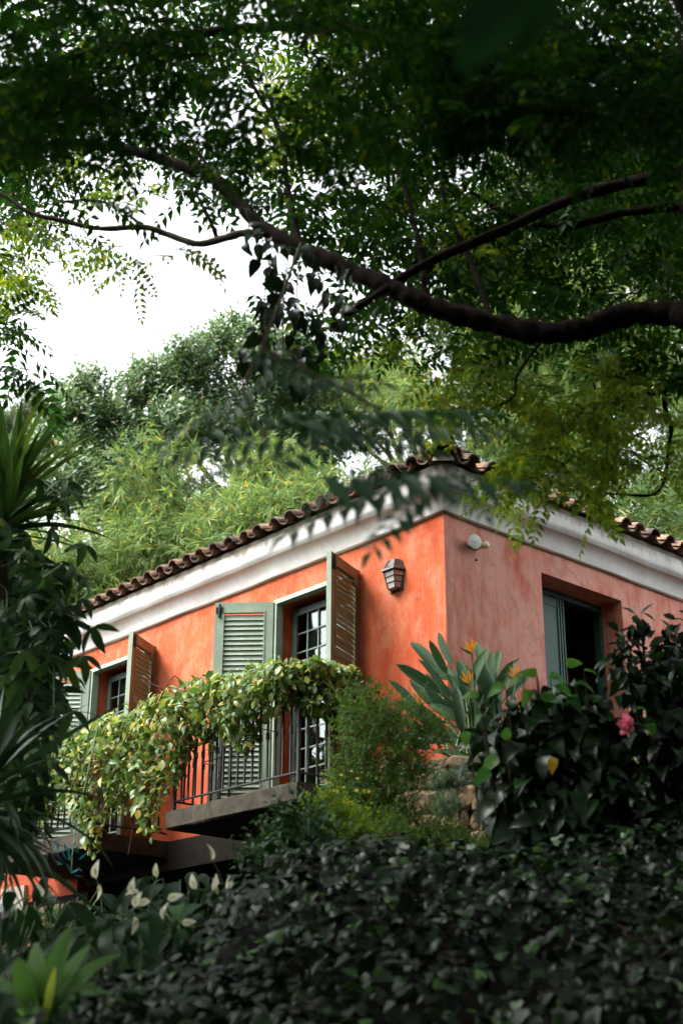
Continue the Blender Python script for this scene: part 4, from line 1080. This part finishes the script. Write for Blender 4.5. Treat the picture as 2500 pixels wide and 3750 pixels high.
for y0, ln in ((2.1, .95), (1.5, .5), (3.3, 1.1), (5.2, 1.0), (2.9, .8)):
    q = hw(-1.04, y0, ZF + .75); b.tube(smooth_path([q, q + [.03, 0, -ln * .5], q + [-.02, 0, -ln]], 8) - VO, .0025, 4)
b.build('stems', M['twig'], vine, kind='stuff')
# withered pods
n = 26; P2 = np.array([hw(-1.16 + RNG.normal() * .03, 3.75 + RNG.normal() * .10, ZF + .62 + RNG.normal() * .13) for _ in range(n)])
leaf_parts('withered_leaf', [kmesh('withered_leaf', k_leaf(1, .32, 4, .6, .3), M['dry'])], P2, RNG.normal(size=(n, 3)) * .2 - UP, RNG.normal(size=(n, 3)), RNG.uniform(.09, .15, n), vine, VO)

# ---------------- bird of paradise
bp = thing('bird_of_paradise', 'bird of paradise plant with upright paddle leaves by the house corner', 'plant', (1.15, 11.45, 4.05)); BO = np.array(bp.location)
pad = lambda t: max(0.0, math.sin(math.pi * min(1, .06 + t * .92))) ** .55
PAD = [kmesh('leaf', k_leaf(1, .23, 7, .55, bd, pad), G['strel']) for bd in (.02, .12, .25)]
tips = [(945, 1455, 1), (1000, 1450, 1), (985, 1470, 1), (910, 1525, 1), (960, 1500, 1), (975, 1545, 1), (1085, 1465, 1), (1130, 1490, 1), (1110, 1510, 1), (1150, 1490, 1), (1165, 1500, 1), (1070, 1520, 1), (1040, 1560, 1), (1020, 1530, 1), (930, 1600, 1), (905, 1610, 1), (1180, 1515, 1), (1010, 1560, 1), (1055, 1500, 1), (1105, 1480, 1), (940, 1560, 1), (1140, 1540, 1), (1000, 1600, 1), (1080, 1580, 1), (960, 1620, 1), (1030, 1620, 1), (900, 1650, 1), (1120, 1600, 1)]
tips += [(dx + RNG.normal() * 22, dy + 25 + abs(RNG.normal()) * 35, 1) for dx, dy, _ in tips]
b = MB()
for i, (dx, dy, _) in enumerate(tips):
    Yv = 11.45 + RNG.uniform(-.35, .35); tip = at(dx, dy, Yv); base = BO + np.array([RNG.uniform(-.25, .3), RNG.uniform(-.2, .2), 0])
    L_ = RNG.uniform(.30, .46); dv = nrm(tip - base + np.array([(tip - base)[0] * .5, 0, 0])); neck = tip - dv * L_
    b.tube(smooth_path([base, base * .45 + neck * .55 + np.array([-(tip - base)[0] * .1, 0, .03]), neck], 8) - BO, np.linspace(.014, .008, len(smooth_path([base, base, neck], 8))), 5)
    leaf_parts('leaf', PAD, [neck], [dv], [jit([-.2, -1, .15], .55)], [L_], bp, BO)
b.build('stalks', M['stem'], bp)
fk = kmesh('petal', k_leaf(1, .16, 3, .5, .0), M['petal_orange'])
for dx, dy in ((1082, 1500), (1075, 1572), (1185, 1562)):
    q = at(dx, dy, 11.2); b = MB(); b.tube([BO * .5 + q * .5 + np.array([0, 0, -.3]), q], .008, 5); b.tube([q - [.01, 0, 0], q + [-.10, -.02, .045]], [.014, .002], 6); fl = (b.v, b.f)
    b.v = [tuple(np.array(v_) - BO) for v_ in b.v]; b.build('flower_stalk', M['stem'], bp)
    leaf_parts('petal', [fk], [q] * 5, [(-.45, 0, 1), (.05, 0, 1), (.4, -.1, 1), (-.8, -.2, .7), (.15, .1, .9)], [(0, -1, 0)] * 5, [.13, .14, .11, .10, .12], bp, BO)

# ---------------- sword leaved plants at the left edge
def sword(label, c, n, L0, W, mat, seed, up=.5, spread=(0, 2 * math.pi), trunk=True, droop=(.1, .5), elev=(-.5, 1.2)):
    r = np.random.default_rng(seed); z0 = float(H(c[0], c[1])); root = thing('sword_leaf_plant', label, 'plant', (c[0], c[1], z0)); o_ = np.array([c[0], c[1], z0])
    ms = [kmesh('leaf', k_strap(1, W / L0, dr), mat) for dr in np.linspace(droop[0], droop[1], 4)]
    A = r.uniform(*spread, n); E_ = r.uniform(elev[0], elev[1], n)
    D = np.stack([np.cos(A) * np.cos(E_), np.sin(A) * np.cos(E_), np.sin(E_)], 1)
    P = np.array(c) + D * .04 + np.array([0, 0, .0]) + np.stack([np.zeros(n), np.zeros(n), E_ * .16], 1)
    Zd = np.cross(np.cross(D, UP), D) + r.normal(size=(n, 3)) * .15
    leaf_parts('leaf', ms, P, D, Zd, L0 * r.uniform(.65, 1.1, n), root, o_)
    if trunk:
        b = MB(); pth = smooth_path([(0, 0, -.2), (.05, .05, (c[2] - z0) * .5), (0, 0, c[2] - z0 + .1)], 14); b.tube(pth, .06 * (1 + .15 * np.sin(np.arange(len(pth)) * 2.2)), 8); b.build('trunk', M['bark_pale'], root)
    return root
sword('tall sword leaved plant at the left edge with tips against the sky', at(10, 1225, 8.6), 150, .70, .058, G['yucca'], 4, elev=(-.45, 1.45))
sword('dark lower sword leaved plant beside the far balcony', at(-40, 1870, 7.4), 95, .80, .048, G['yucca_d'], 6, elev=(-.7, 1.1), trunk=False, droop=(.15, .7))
cl = thing('climber', 'dark climbing plant with pointed three part leaves on the sword leaved plant', 'climber', at(30, 1950, 8.3)); CO = np.array(cl.location)
lob = k_leaf(1, .34, 5, .2, .35, None, .1, .02)
TRI = k_merge([k_place(lob, (0, 0, 0), (0, 1, 0), (0, 0, 1), 1.0), k_place(lob, (0, 0, 0), (.85, .55, 0), (.1, 0, 1), .85), k_place(lob, (0, 0, 0), (-.85, .55, 0), (-.1, 0, 1), .85)])
LP = []; b = MB()
for (dx, dy, sx, sy, k) in ((90, 1340, 60, 40, 22), (60, 1420, 70, 50, 28), (110, 1480, 50, 40, 18), (60, 1530, 70, 50, 26), (90, 1600, 50, 40, 18), (40, 1660, 50, 50, 22), (60, 1250, 50, 40, 10), (170, 1130, 18, 14, 4), (120, 1110, 20, 15, 3), (30, 1750, 50, 60, 16), (190, 1260, 12, 18, 3), (60, 1290, 60, 30, 10), (150, 1400, 25, 30, 6)):
    for _ in range(k): LP.append(at(dx + RNG.normal() * sx * .8, dy + RNG.normal() * sy, RNG.uniform(7.9, 8.6)))
LP = np.array(LP); n = len(LP)
leaf_parts('leaf', [kmesh('leaf', TRI, G['creeper'])], LP, RNG.normal(size=(n, 3)) * .4 + [.25, -.15, -.55], RNG.normal(size=(n, 3)) * .35 + [.1, -.5, .6], RNG.uniform(.13, .20, n), cl, CO)
for i in range(0, n - 3, 2):
    b.tube(smooth_path([LP[i], (LP[i] + LP[i+1]) / 2 + RNG.normal(size=3) * .05, LP[i+1]], 6) - CO, .004, 4) if np.linalg.norm(LP[i] - LP[i+1]) < .9 else None
b.build('stems', M['stem'], cl, kind='stuff')
# hidden heart of the climber: dense old leaves
P, d = blob_points([at(0, 1350, 8.9), at(30, 1480, 8.9), at(20, 1600, 8.9), at(-10, 1720, 8.8), at(-20, 1250, 9.0), at(-10, 1850, 8.6)], [.36, .42, .42, .42, .3, .35], 420, 1.2, .3)
foliage('leaves', [TRI], P - CO, RNG.normal(size=(420, 3)) * .5 - UP * .6, RNG.normal(size=(420, 3)) * .5 + [0, -.6, .5], RNG.uniform(.12, .18, 420), G['creeper'], cl, kind='stuff')

# ---------------- broad striped rosette in the corner
co_ = at(95, 2345, 5.7); cd = thing('striped_rosette', 'bright green striped broad leaved rosette in the bottom left corner', 'plant', co_); CDO = np.array(co_)
brd = lambda t: max(.05, math.sin(math.pi * min(1, .1 + .9 * t))) ** .6
tipl = [((155, 2135), .075, .05), ((75, 2165), .07, .15), ((200, 2170), .06, .1), ((20, 2230), .065, .2), ((265, 2205), .055, .35), ((245, 2270), .055, .5), ((180, 2300), .06, .8), ((215, 2290), .05, .7), ((0, 2280), .07, .6), ((30, 2340), .07, .9), ((130, 2200), .05, .05), ((-30, 2250), .06, .3), ((110, 2350), .06, 1.0), ((235, 2330), .05, .8), ((50, 2200), .06, .2)]
for (tx, ty), wd, dr in tipl:
    tip = at(tx, ty, 5.7 + RNG.uniform(-.12, .12)); d = tip - CDO; Ln = np.linalg.norm(d) * (1 + .45 * dr)
    d = nrm(d + UP * .9 * dr * np.linalg.norm(d))
    leaf_parts('leaf', [kmesh('leaf', k_strap(1, 1.15 * wd / Ln, dr * 1.2 + .1, 10, .5, brd), G['cordy'])], [CDO], [d], [np.cross(np.cross(d, UP), d) + np.array([0, -.5, .3]) + RNG.normal(size=3) * .35], [Ln], cd, CDO)
b = MB(); b.tube([(0, 0, -.7), (0, 0, .03)], .025, 7); b.build('stem', M['stem'], cd)
me = kmesh('leaf', k_strap(1, .16, .05, 6, .3, brd), leaf_mat('yellow_striped_leaf', [(0, (.30, .38, .06)), (1, (.36, .42, .08))], .4, .4, .4))
leaf_parts('leaf', [me], [CDO + [.02, -.03, 0]], [at(118, 2225, 5.6) - CDO], [(0, -1, .1)], [np.linalg.norm(at(118, 2225, 5.6) - CDO)], cd, CDO)

# ---------------- ivy covering the bank
ivy = thing('ivy', 'dark glossy ivy blanket covering the bank in front', 'ivy', (0, 6.0, float(H(0, 6.0)))); IO = np.array(ivy.location)
IK = [k_ivy()]; v_, f_ = k_ivy(); v2 = v_.copy(); v2[:, 2] *= 2.2; v2[:, 0] *= .85; IK.append((v2, f_)); v3 = v_.copy(); v3[:, 2] *= -.5; v3[:, 0] *= 1.1; IK.append((v3, f_))
n = 12500; x = RNG.uniform(-2.0, 3.0, n); y = 4.7 + 3.5 * RNG.random(n) ** 1.15
z = H(x, y); sl = np.stack([-(H(x + .05, y) - z) / .05, -(H(x, y + .05) - z) / .05, np.ones(n)], 1)
lay = RNG.random(n) ** .8 * (.14 + .05 * np.sin(x * 3.1 + y * 2)); N_ = nrm(sl)
keep = ~((x < -1.15 + (y - 5.5) * .30))
P = np.stack([x, y, z], 1) + N_ * lay[:, None] + np.array([0, 0, .02]); P, N_, lay = P[keep], N_[keep], lay[keep]; n = len(P)
Yd = RNG.normal(size=(n, 3)) * .5 + np.array([-.25, -.75, -.55]); Zd = N_ * .6 + np.array([0, -.15, .75]) + RNG.normal(size=(n, 3)) * .38
S = RNG.uniform(.038, .082, n) * (1 + .25 * (RNG.random(n) < .08))
depth = np.linalg.norm(P - EYE, axis=1); infr = (np.abs(P[:, 0]) < .235 * P[:, 1])
order = np.argsort(-(S / depth * (lay > .09) * infr)); big, rest = order[:300], order[300:]
leaf_parts('leaf', [kmesh('leaf', k, G['ivy']) for k in IK], P[big], Yd[big], Zd[big], S[big], ivy, IO)
foliage('leaves', IK, P[rest] - IO, Yd[rest], Zd[rest], S[rest], G['ivy'], ivy, kind='stuff')
b = MB()
for k in range(26):
    q = P[int(RNG.integers(0, n))]; pts = [q]
    for j in range(4): pts.append(pts[-1] + np.array([RNG.normal() * .12, -.05 + RNG.normal() * .05, RNG.normal() * .04 - .02]))
    pts = np.array(pts); pts[:, 2] = H(pts[:, 0], pts[:, 1]) + .13 + RNG.uniform(0, .04, len(pts)); b.tube(smooth_path(pts, 14) - IO, .0035, 4)
b.build('stems', M['twig'], ivy, kind='stuff')

# ---------------- peace lilies on the left shoulder of the bank
LKm = [kmesh('leaf', k_leaf(1, .36, 6, .25, bd, None, .15, .01), G['lily']) for bd in (.2, .45, .7)]
SPm = [kmesh('spathe', k_leaf(1, .50, 6, .45, bd, lambda t: max(0, math.sin(math.pi * min(1, t ** .72))) ** .85, .1), M['spathe']) for bd in (-.1, .15, .3)]
sb = MB(); sb.lathe([(.005, 0), (.0085, .01), (.0085, .05), (.004, .062)], 8); SDX = make_mesh('spadix', sb.v, sb.f, True); SDX.materials.append(M['spadix'])
def lily(label, c, flowers, nleaf, sp):
    root = thing('peace_lily', label, 'peace lily', c, group='peace lilies on the bank'); o_ = np.array(c); b = MB()
    A = RNG.uniform(0, 6.28, nleaf); E_ = RNG.uniform(.2, 1.2, nleaf)
    for a_, e_ in zip(A, E_):
        neck = o_ + np.array([math.cos(a_) * math.cos(e_), math.sin(a_) * math.cos(e_), math.sin(e_) * .75]) * sp * RNG.uniform(.5, 1.0)
        b.tube([np.zeros(3), (neck - o_) * .6 + [0, 0, .04], neck - o_], .004, 4)
        d = nrm(np.array([math.cos(a_), math.sin(a_) - .25, -.25 + RNG.normal() * .25]))
        leaf_parts('leaf', LKm, [neck], [d], [UP + RNG.normal(size=3) * .3], [RNG.uniform(.15, .25)], root, o_)
    for (dx, dy, Yv, s, yd) in flowers:
        s *= .85
        q = at(dx, dy, Yv); b.tube(smooth_path([np.zeros(3), (q - o_) * .5 + [0, 0, .05], q - o_], 8), .0035, 5)
        d = nrm(np.array(yd, float)); zd = jit([RNG.uniform(-1.3, 1.3), -1, .25], .3)
        sp_o = leaf_parts('spathe', SPm, [q], [d], [zd], [s], root, o_)
        o = bpy.data.objects.new('spadix', SDX); COL.objects.link(o); o.parent = root
        o.location = q - o_ + d * s * .15 - np.array([0, .016, 0]); o.rotation_euler = Vector(d).to_track_quat('Z', 'Y').to_euler(); o.scale = (s / .17,) * 3
    b.build('stalks', M['stem'], root)
lily('peace lily with a tall single cream flower standing against the dark balcony underside', at(530, 2110, 7.6), [(487, 1975, 7.5, .105, (0, 0, 1)), (452, 2042, 7.4, .105, (-.6, 0, 1)), (500, 2055, 7.4, .12, (-.1, 0, 1)), (522, 2052, 7.45, .115, (.25, 0, 1)), (503, 2075, 7.35, .08, (.1, 0, -1))], 16, .26)
lily('peace lily with cream flowers lying low over the ivy edge', at(400, 2170, 7.1), [(375, 2112, 7.0, .11, (0, 0, 1)), (310, 2085, 7.0, .10, (.15, 0, 1)), (310, 2105, 6.95, .10, (.05, 0, -1)), (345, 2070, 7.0, .09, (-1, 0, -.2)), (385, 2065, 7.0, .09, (.9, -.2, .25)), (418, 2120, 7.0, .08, (1, -.2, .1))], 16, .24)
lily('peace lily with a squarish white flower beside the dark wall', at(330, 2150, 7.6), [(305, 2055, 7.5, .11, (-.2, 0, 1)), (362, 2015, 7.6, .09, (-.3, 0, 1)), (320, 2050, 7.4, .09, (-1, 0, .1))], 14, .25)
lily('peace lily with paired pale flowers far left of the others', at(240, 2160, 8.0), [(222, 2018, 7.9, .13, (-.2, 0, 1)), (226, 2030, 7.9, .10, (.2, 0, -1))], 14, .28)
lily('peace lily with one white flower near the orange base wall', at(150, 2170, 8.2), [(98, 2060, 8.0, .12, (-.5, 0, .9))], 14, .3)
# broad dark foliage plants between rosette and lilies
for lab, c, k in (('dark broad leaved plant below the cream peace lilies', at(290, 2240, 6.9), 34), ('dark broad leaved plant in the hollow by the rosette', at(190, 2230, 7.2), 30), ('dark broad leaved plant in shade under the far balcony', at(120, 2110, 9.2), 34), ('dark broad leaved plant in the hollow under the near balcony', at(420, 2090, 8.6), 34), ('dark broad leaved plant behind the striped rosette', at(30, 2290, 6.6), 40), ('dark broad leaved plant at the left edge below the sword leaves', at(20, 2170, 7.6), 40)):
    root = thing('foliage_plant', lab, 'plant', c); o_ = np.array(c); b = MB()
    for _ in range(k):
        a_ = RNG.uniform(0, 6.28); neck = o_ + np.array([math.cos(a_) * .3, math.sin(a_) * .3, .1]) * RNG.uniform(.3, 1.1) + [0, 0, RNG.uniform(-.1, .15)]
        b.tube([np.array([0, 0, -.3]), neck - o_], .004, 4)
        leaf_parts('leaf', LKm, [neck], [nrm(np.array([math.cos(a_), math.sin(a_) - .4, -.5]))], [UP + RNG.normal(size=3) * .35 + [0, -.4, 0]], [RNG.uniform(.14, .26)], root, o_)
    b.build('stalks', M['stem'], root)

# ---------------- shrubs in the middle
def shrub(label, cs, n, kern, S, mat, name='shrub', twigs_n=40, upw=.4, cat='shrub', shell=.35):
    C = [at(dx, dy, Y) for dx, dy, Y, r_ in cs]; Rd = [r_ for *_, r_ in cs]
    base = np.array(C).mean(0); z0 = min(float(H(base[0], base[1])), min(c[2] for c in C) - .2); root = thing(name, label, cat, (base[0], base[1], z0)); o_ = np.array([base[0], base[1], z0])
    P, d = blob_points(C, Rd, n, 1.0, shell)
    foliage('foliage', kern, P - o_, d * .5 + RNG.normal(size=(n, 3)) * .5 + UP * upw, d * .4 + RNG.normal(size=(n, 3)) * .5 + UP * .6, RNG.uniform(.7, 1.3, n) * S, mat, root)
    b = MB()
    for _ in range(twigs_n):
        e_ = P[int(RNG.integers(0, n))] - o_; b.tube(smooth_path([(RNG.normal() * .06, RNG.normal() * .06, 0), e_ * [.45, .45, .6] + RNG.normal(size=3) * .05, e_], 8), [.008, .007, .006, .005, .004, .003, .002, .0015, .001][:len(smooth_path([(0, 0, 0), (0, 0, 1), (0, 1, 1)], 8))], 4)
    b.build('twig', M['twig'], root); return root, P
SK = [k_shoot(9, .028, .013, .10, s) for s in range(3)]
shrub('airy light green shrub beside the brown shutter', [(840, 1650, 9.9, .26), (930, 1660, 9.9, .22), (870, 1740, 9.8, .32), (810, 1790, 9.8, .24), (945, 1760, 9.8, .18), (885, 1850, 9.7, .28), (830, 1900, 9.7, .28), (945, 1910, 9.7, .2), (990, 1690, 9.9, .12)], 2300, SK, 1.0, G['shrub'])
shrub('low shaded green shrub at the foot of the retaining wall', [(1040, 1950, 9.9, .17), (1110, 1965, 9.9, .15), (990, 1960, 9.6, .22), (1080, 2000, 9.5, .2), (900, 1970, 9.2, .26)], 1100, SK, 1.1, G['shrub'])
hk = [k_spray(12, .035, .006, s, 1.0) for s in (31, 32)]
shrub('wispy grey green herb growing up against the stone wall', [(1010, 1800, 10.4, .10), (1050, 1800, 10.4, .10), (1080, 1770, 10.4, .09), (1030, 1860, 10.3, .13), (1130, 1880, 10.3, .12), (1110, 1820, 10.4, .08)], 700, hk, 1.0, G['herb'], 'herb', 16, 1.2, 'herb')
shrub('glossy oval leaved shrub at the upper edge of the ivy', [(640, 1930, 8.0, .14), (690, 1900, 8.1, .14), (720, 1950, 8.0, .15), (650, 1990, 7.9, .16), (600, 2010, 7.8, .13), (740, 2000, 7.9, .14), (690, 2030, 7.7, .14)], 260, [k_shoot(8, .065, .030, .16, s) for s in (41, 42)], 1.0, G['glossy'], twigs_n=20)
shrub('yellow green shrub below the corner of the near balcony', [(770, 1890, 9.0, .14), (740, 1870, 9.0, .12), (800, 1930, 8.9, .17), (760, 1960, 8.8, .15)], 700, SK, 1.2, G['canopy_y'], twigs_n=20)
yp = thing('yellow_wildflowers', 'small yellow wildflowers dotted on the airy shrub by the balcony corner', 'flowers', at(790, 1830, 9.5)); YO = np.array(yp.location)
yk = [kmesh('flower', k_merge([k_place(k_leaf(1, .6, 2, .2, .1), (0, 0, 0), (math.cos(a_), math.sin(a_), 0), (0, 0, 1)) for a_ in np.arange(5) * 1.2566]), M['petal_yellow'])]
LP = np.array([at(790 + RNG.normal() * 28, 1835 + RNG.normal() * 38, 9.45) for _ in range(20)])
leaf_parts('flower', yk, LP, [(1, 0, 0)] * 20, RNG.normal(size=(20, 3)) * .4 + [0, -1, .3], RNG.uniform(.010, .02, 20), yp, YO)
b = MB(); [b.tube([p - YO, p - YO + [0, .05, -.18]], .0015, 3) for p in LP]; b.build('stems', M['stem'], yp, kind='stuff')

# ---------------- dark hibiscus bushes on the right
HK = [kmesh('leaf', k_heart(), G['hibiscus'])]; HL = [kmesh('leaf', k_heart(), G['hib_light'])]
def bush(label, cs, nbig, nfill, light, S, heart=True, name='hibiscus_bush'):
    C = np.array([at(dx, dy, Y) for dx, dy, Y, r_ in cs]); Rd = np.array([r_ for *_, r_ in cs]); base = C.mean(0); z0 = float(H(base[0], base[1])); o_ = np.array([base[0], base[1], z0])
    root = thing(name, label, 'bush', o_)
    P, d = blob_points(C, Rd, nbig * 4, 1.0, .75); f = np.argsort(P[:, 1] + RNG.normal(size=len(P)) * .12)[:nbig]; P, d = P[f], d[f]
    kk = HK if heart else [kmesh('leaf', k_leaf(1, .42, 5, .3, .25, None, .12), G['hibiscus'])]
    leaf_parts('leaf', kk, P, d * .5 + RNG.normal(size=(nbig, 3)) * .4 + [0, -.3, -.45], d * .4 + RNG.normal(size=(nbig, 3)) * .35 + [0, -.35, .75], RNG.uniform(.75, 1.25, nbig) * S, root, o_)
    P, d = blob_points(C, Rd * .85, nfill, 1.0, .3)
    foliage('leaves', [k_heart() if heart else k_leaf(1, .42, 3)], P - o_, RNG.normal(size=(nfill, 3)) * .5 + [0, 0, -.4], RNG.normal(size=(nfill, 3)) * .5 + UP, RNG.uniform(.7, 1.1, nfill) * S, G['hibiscus'], root, kind='stuff')
    b = MB()
    for c in C:
        p_ = smooth_path([(RNG.normal() * .1, RNG.normal() * .1, -.1), (c - o_) * [.5, .5, .6], c - o_], 10); b.tube(p_, np.linspace(.02, .006, len(p_)), 6)
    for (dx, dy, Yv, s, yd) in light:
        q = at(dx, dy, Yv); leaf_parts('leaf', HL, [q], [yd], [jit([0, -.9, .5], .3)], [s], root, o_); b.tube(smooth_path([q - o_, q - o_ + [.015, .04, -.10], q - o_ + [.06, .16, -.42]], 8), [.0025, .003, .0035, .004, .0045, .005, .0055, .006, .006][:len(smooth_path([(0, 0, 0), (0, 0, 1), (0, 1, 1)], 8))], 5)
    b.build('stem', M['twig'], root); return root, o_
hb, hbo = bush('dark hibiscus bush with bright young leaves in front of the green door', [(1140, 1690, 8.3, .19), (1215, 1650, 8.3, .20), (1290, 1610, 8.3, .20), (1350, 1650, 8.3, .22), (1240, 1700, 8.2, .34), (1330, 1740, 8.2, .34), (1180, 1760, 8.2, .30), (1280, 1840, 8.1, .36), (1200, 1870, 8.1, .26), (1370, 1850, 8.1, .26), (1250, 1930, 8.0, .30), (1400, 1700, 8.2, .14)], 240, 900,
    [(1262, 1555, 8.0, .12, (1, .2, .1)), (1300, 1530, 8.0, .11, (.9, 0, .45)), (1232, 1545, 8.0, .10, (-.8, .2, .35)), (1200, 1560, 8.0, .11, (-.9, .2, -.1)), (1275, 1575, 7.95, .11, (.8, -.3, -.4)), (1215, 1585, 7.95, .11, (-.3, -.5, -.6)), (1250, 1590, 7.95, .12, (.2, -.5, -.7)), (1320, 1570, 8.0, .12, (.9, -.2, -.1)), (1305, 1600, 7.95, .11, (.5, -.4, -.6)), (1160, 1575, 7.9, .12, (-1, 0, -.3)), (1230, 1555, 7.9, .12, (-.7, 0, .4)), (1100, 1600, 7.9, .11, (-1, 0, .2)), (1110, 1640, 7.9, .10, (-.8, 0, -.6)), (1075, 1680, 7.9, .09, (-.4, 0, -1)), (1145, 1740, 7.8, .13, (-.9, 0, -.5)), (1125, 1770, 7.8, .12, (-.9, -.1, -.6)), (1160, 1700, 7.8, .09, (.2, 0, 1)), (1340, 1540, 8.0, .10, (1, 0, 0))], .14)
me = kmesh('leaf', k_heart(), leaf_mat('yellowed_leaf', [(0, (.42, .26, .02)), (1, (.48, .32, .03))], .5, .4, .3)); leaf_parts('leaf', [me], [at(1272, 1740, 7.75)], [(-.3, 0, -1)], [(-.3, -1, .2)], [.09], hb, hbo)
hb2, ho2 = bush('dark hibiscus bush at the right edge carrying one pink bloom', [(1500, 1600, 8.2, .24), (1550, 1700, 8.2, .30), (1480, 1690, 8.1, .16), (1540, 1800, 8.1, .30), (1500, 1870, 8.0, .24), (1590, 1600, 8.2, .3), (1600, 1850, 8.1, .3)], 150, 500, [(1490, 1660, 7.9, .09, (.3, 0, -1)), (1460, 1630, 7.9, .08, (.8, 0, .3))], .13)
bush('dark camellia like bush with oval leaves above the pink bloom', [(1470, 1430, 8.6, .12), (1440, 1480, 8.6, .14), (1500, 1500, 8.6, .17), (1550, 1470, 8.6, .18), (1430, 1540, 8.5, .14), (1480, 1570, 8.5, .2), (1560, 1560, 8.5, .22)], 190, 240, [], .11, False, 'oval_leaf_bush')
q = at(1440, 1665, 7.8); pk = kmesh('petal', k_leaf(1, .75, 4, .25, .35, None, .2, .06), M['petal_pink']); n = 36
fl = thing('hibiscus_bloom', 'ruffled pink double bloom hanging at the edge of the dark bush', 'flower', q)
leaf_parts('petal', [pk], np.tile(q, (n, 1)) + RNG.normal(size=(n, 3)) * .016, RNG.normal(size=(n, 3)) * .8 + [-.35, -.5, -.1], RNG.normal(size=(n, 3)) + [0, -.3, 0], RNG.uniform(.032, .062, n), fl, q)
b = MB(); b.tube([(0, 0, 0), (.04, .03, .02), (.14, .06, .0)], .005, 5); b.build('stem', M['stem'], fl)
# pale grass by the steps
gr = thing('grass_tuft', 'pale arching grass tuft beside the stone steps', 'grass tuft', at(1490, 1800, 9.6)); GO = np.array(gr.location); n = 46
A = RNG.uniform(0, 6.28, n); leaf_parts('blade', [kmesh('blade', k_strap(1, .022, dr), G['grass']) for dr in (.5, .9, 1.3)], GO + RNG.normal(size=(n, 3)) * .05 + [0, 0, .1], np.stack([np.cos(A) * .5, np.sin(A) * .5, np.ones(n)], 1), np.stack([-np.cos(A), -np.sin(A), np.full(n, .5)], 1) * -1, RNG.uniform(.3, .55, n), gr, GO)
# teal jade flowers dangling under the far balcony
jd = thing('jade_flower_cluster', 'teal claw shaped flower cluster dangling below the far balcony', 'flowers', at(170, 1935, 10.5)); JO = np.array(jd.location); n = 22
LP = JO + np.stack([RNG.normal(size=n) * .07, RNG.normal(size=n) * .04, -RNG.random(n) * .24], 1)
leaf_parts('petal', [kmesh('petal', k_leaf(1, .35, 5, .5, -.9), M['petal_teal'])], LP, RNG.normal(size=(n, 3)) * .6 + [0, -.6, 0], RNG.normal(size=(n, 3)) * .4 + UP, RNG.uniform(.04, .065, n), jd, JO)
b = MB(); b.tube(smooth_path([(0, 0, -.22), (0, 0, 0), (.05, 0, .4), (.1, .1, .9)], 10), .004, 4); b.build('stem', M['stem'], jd)
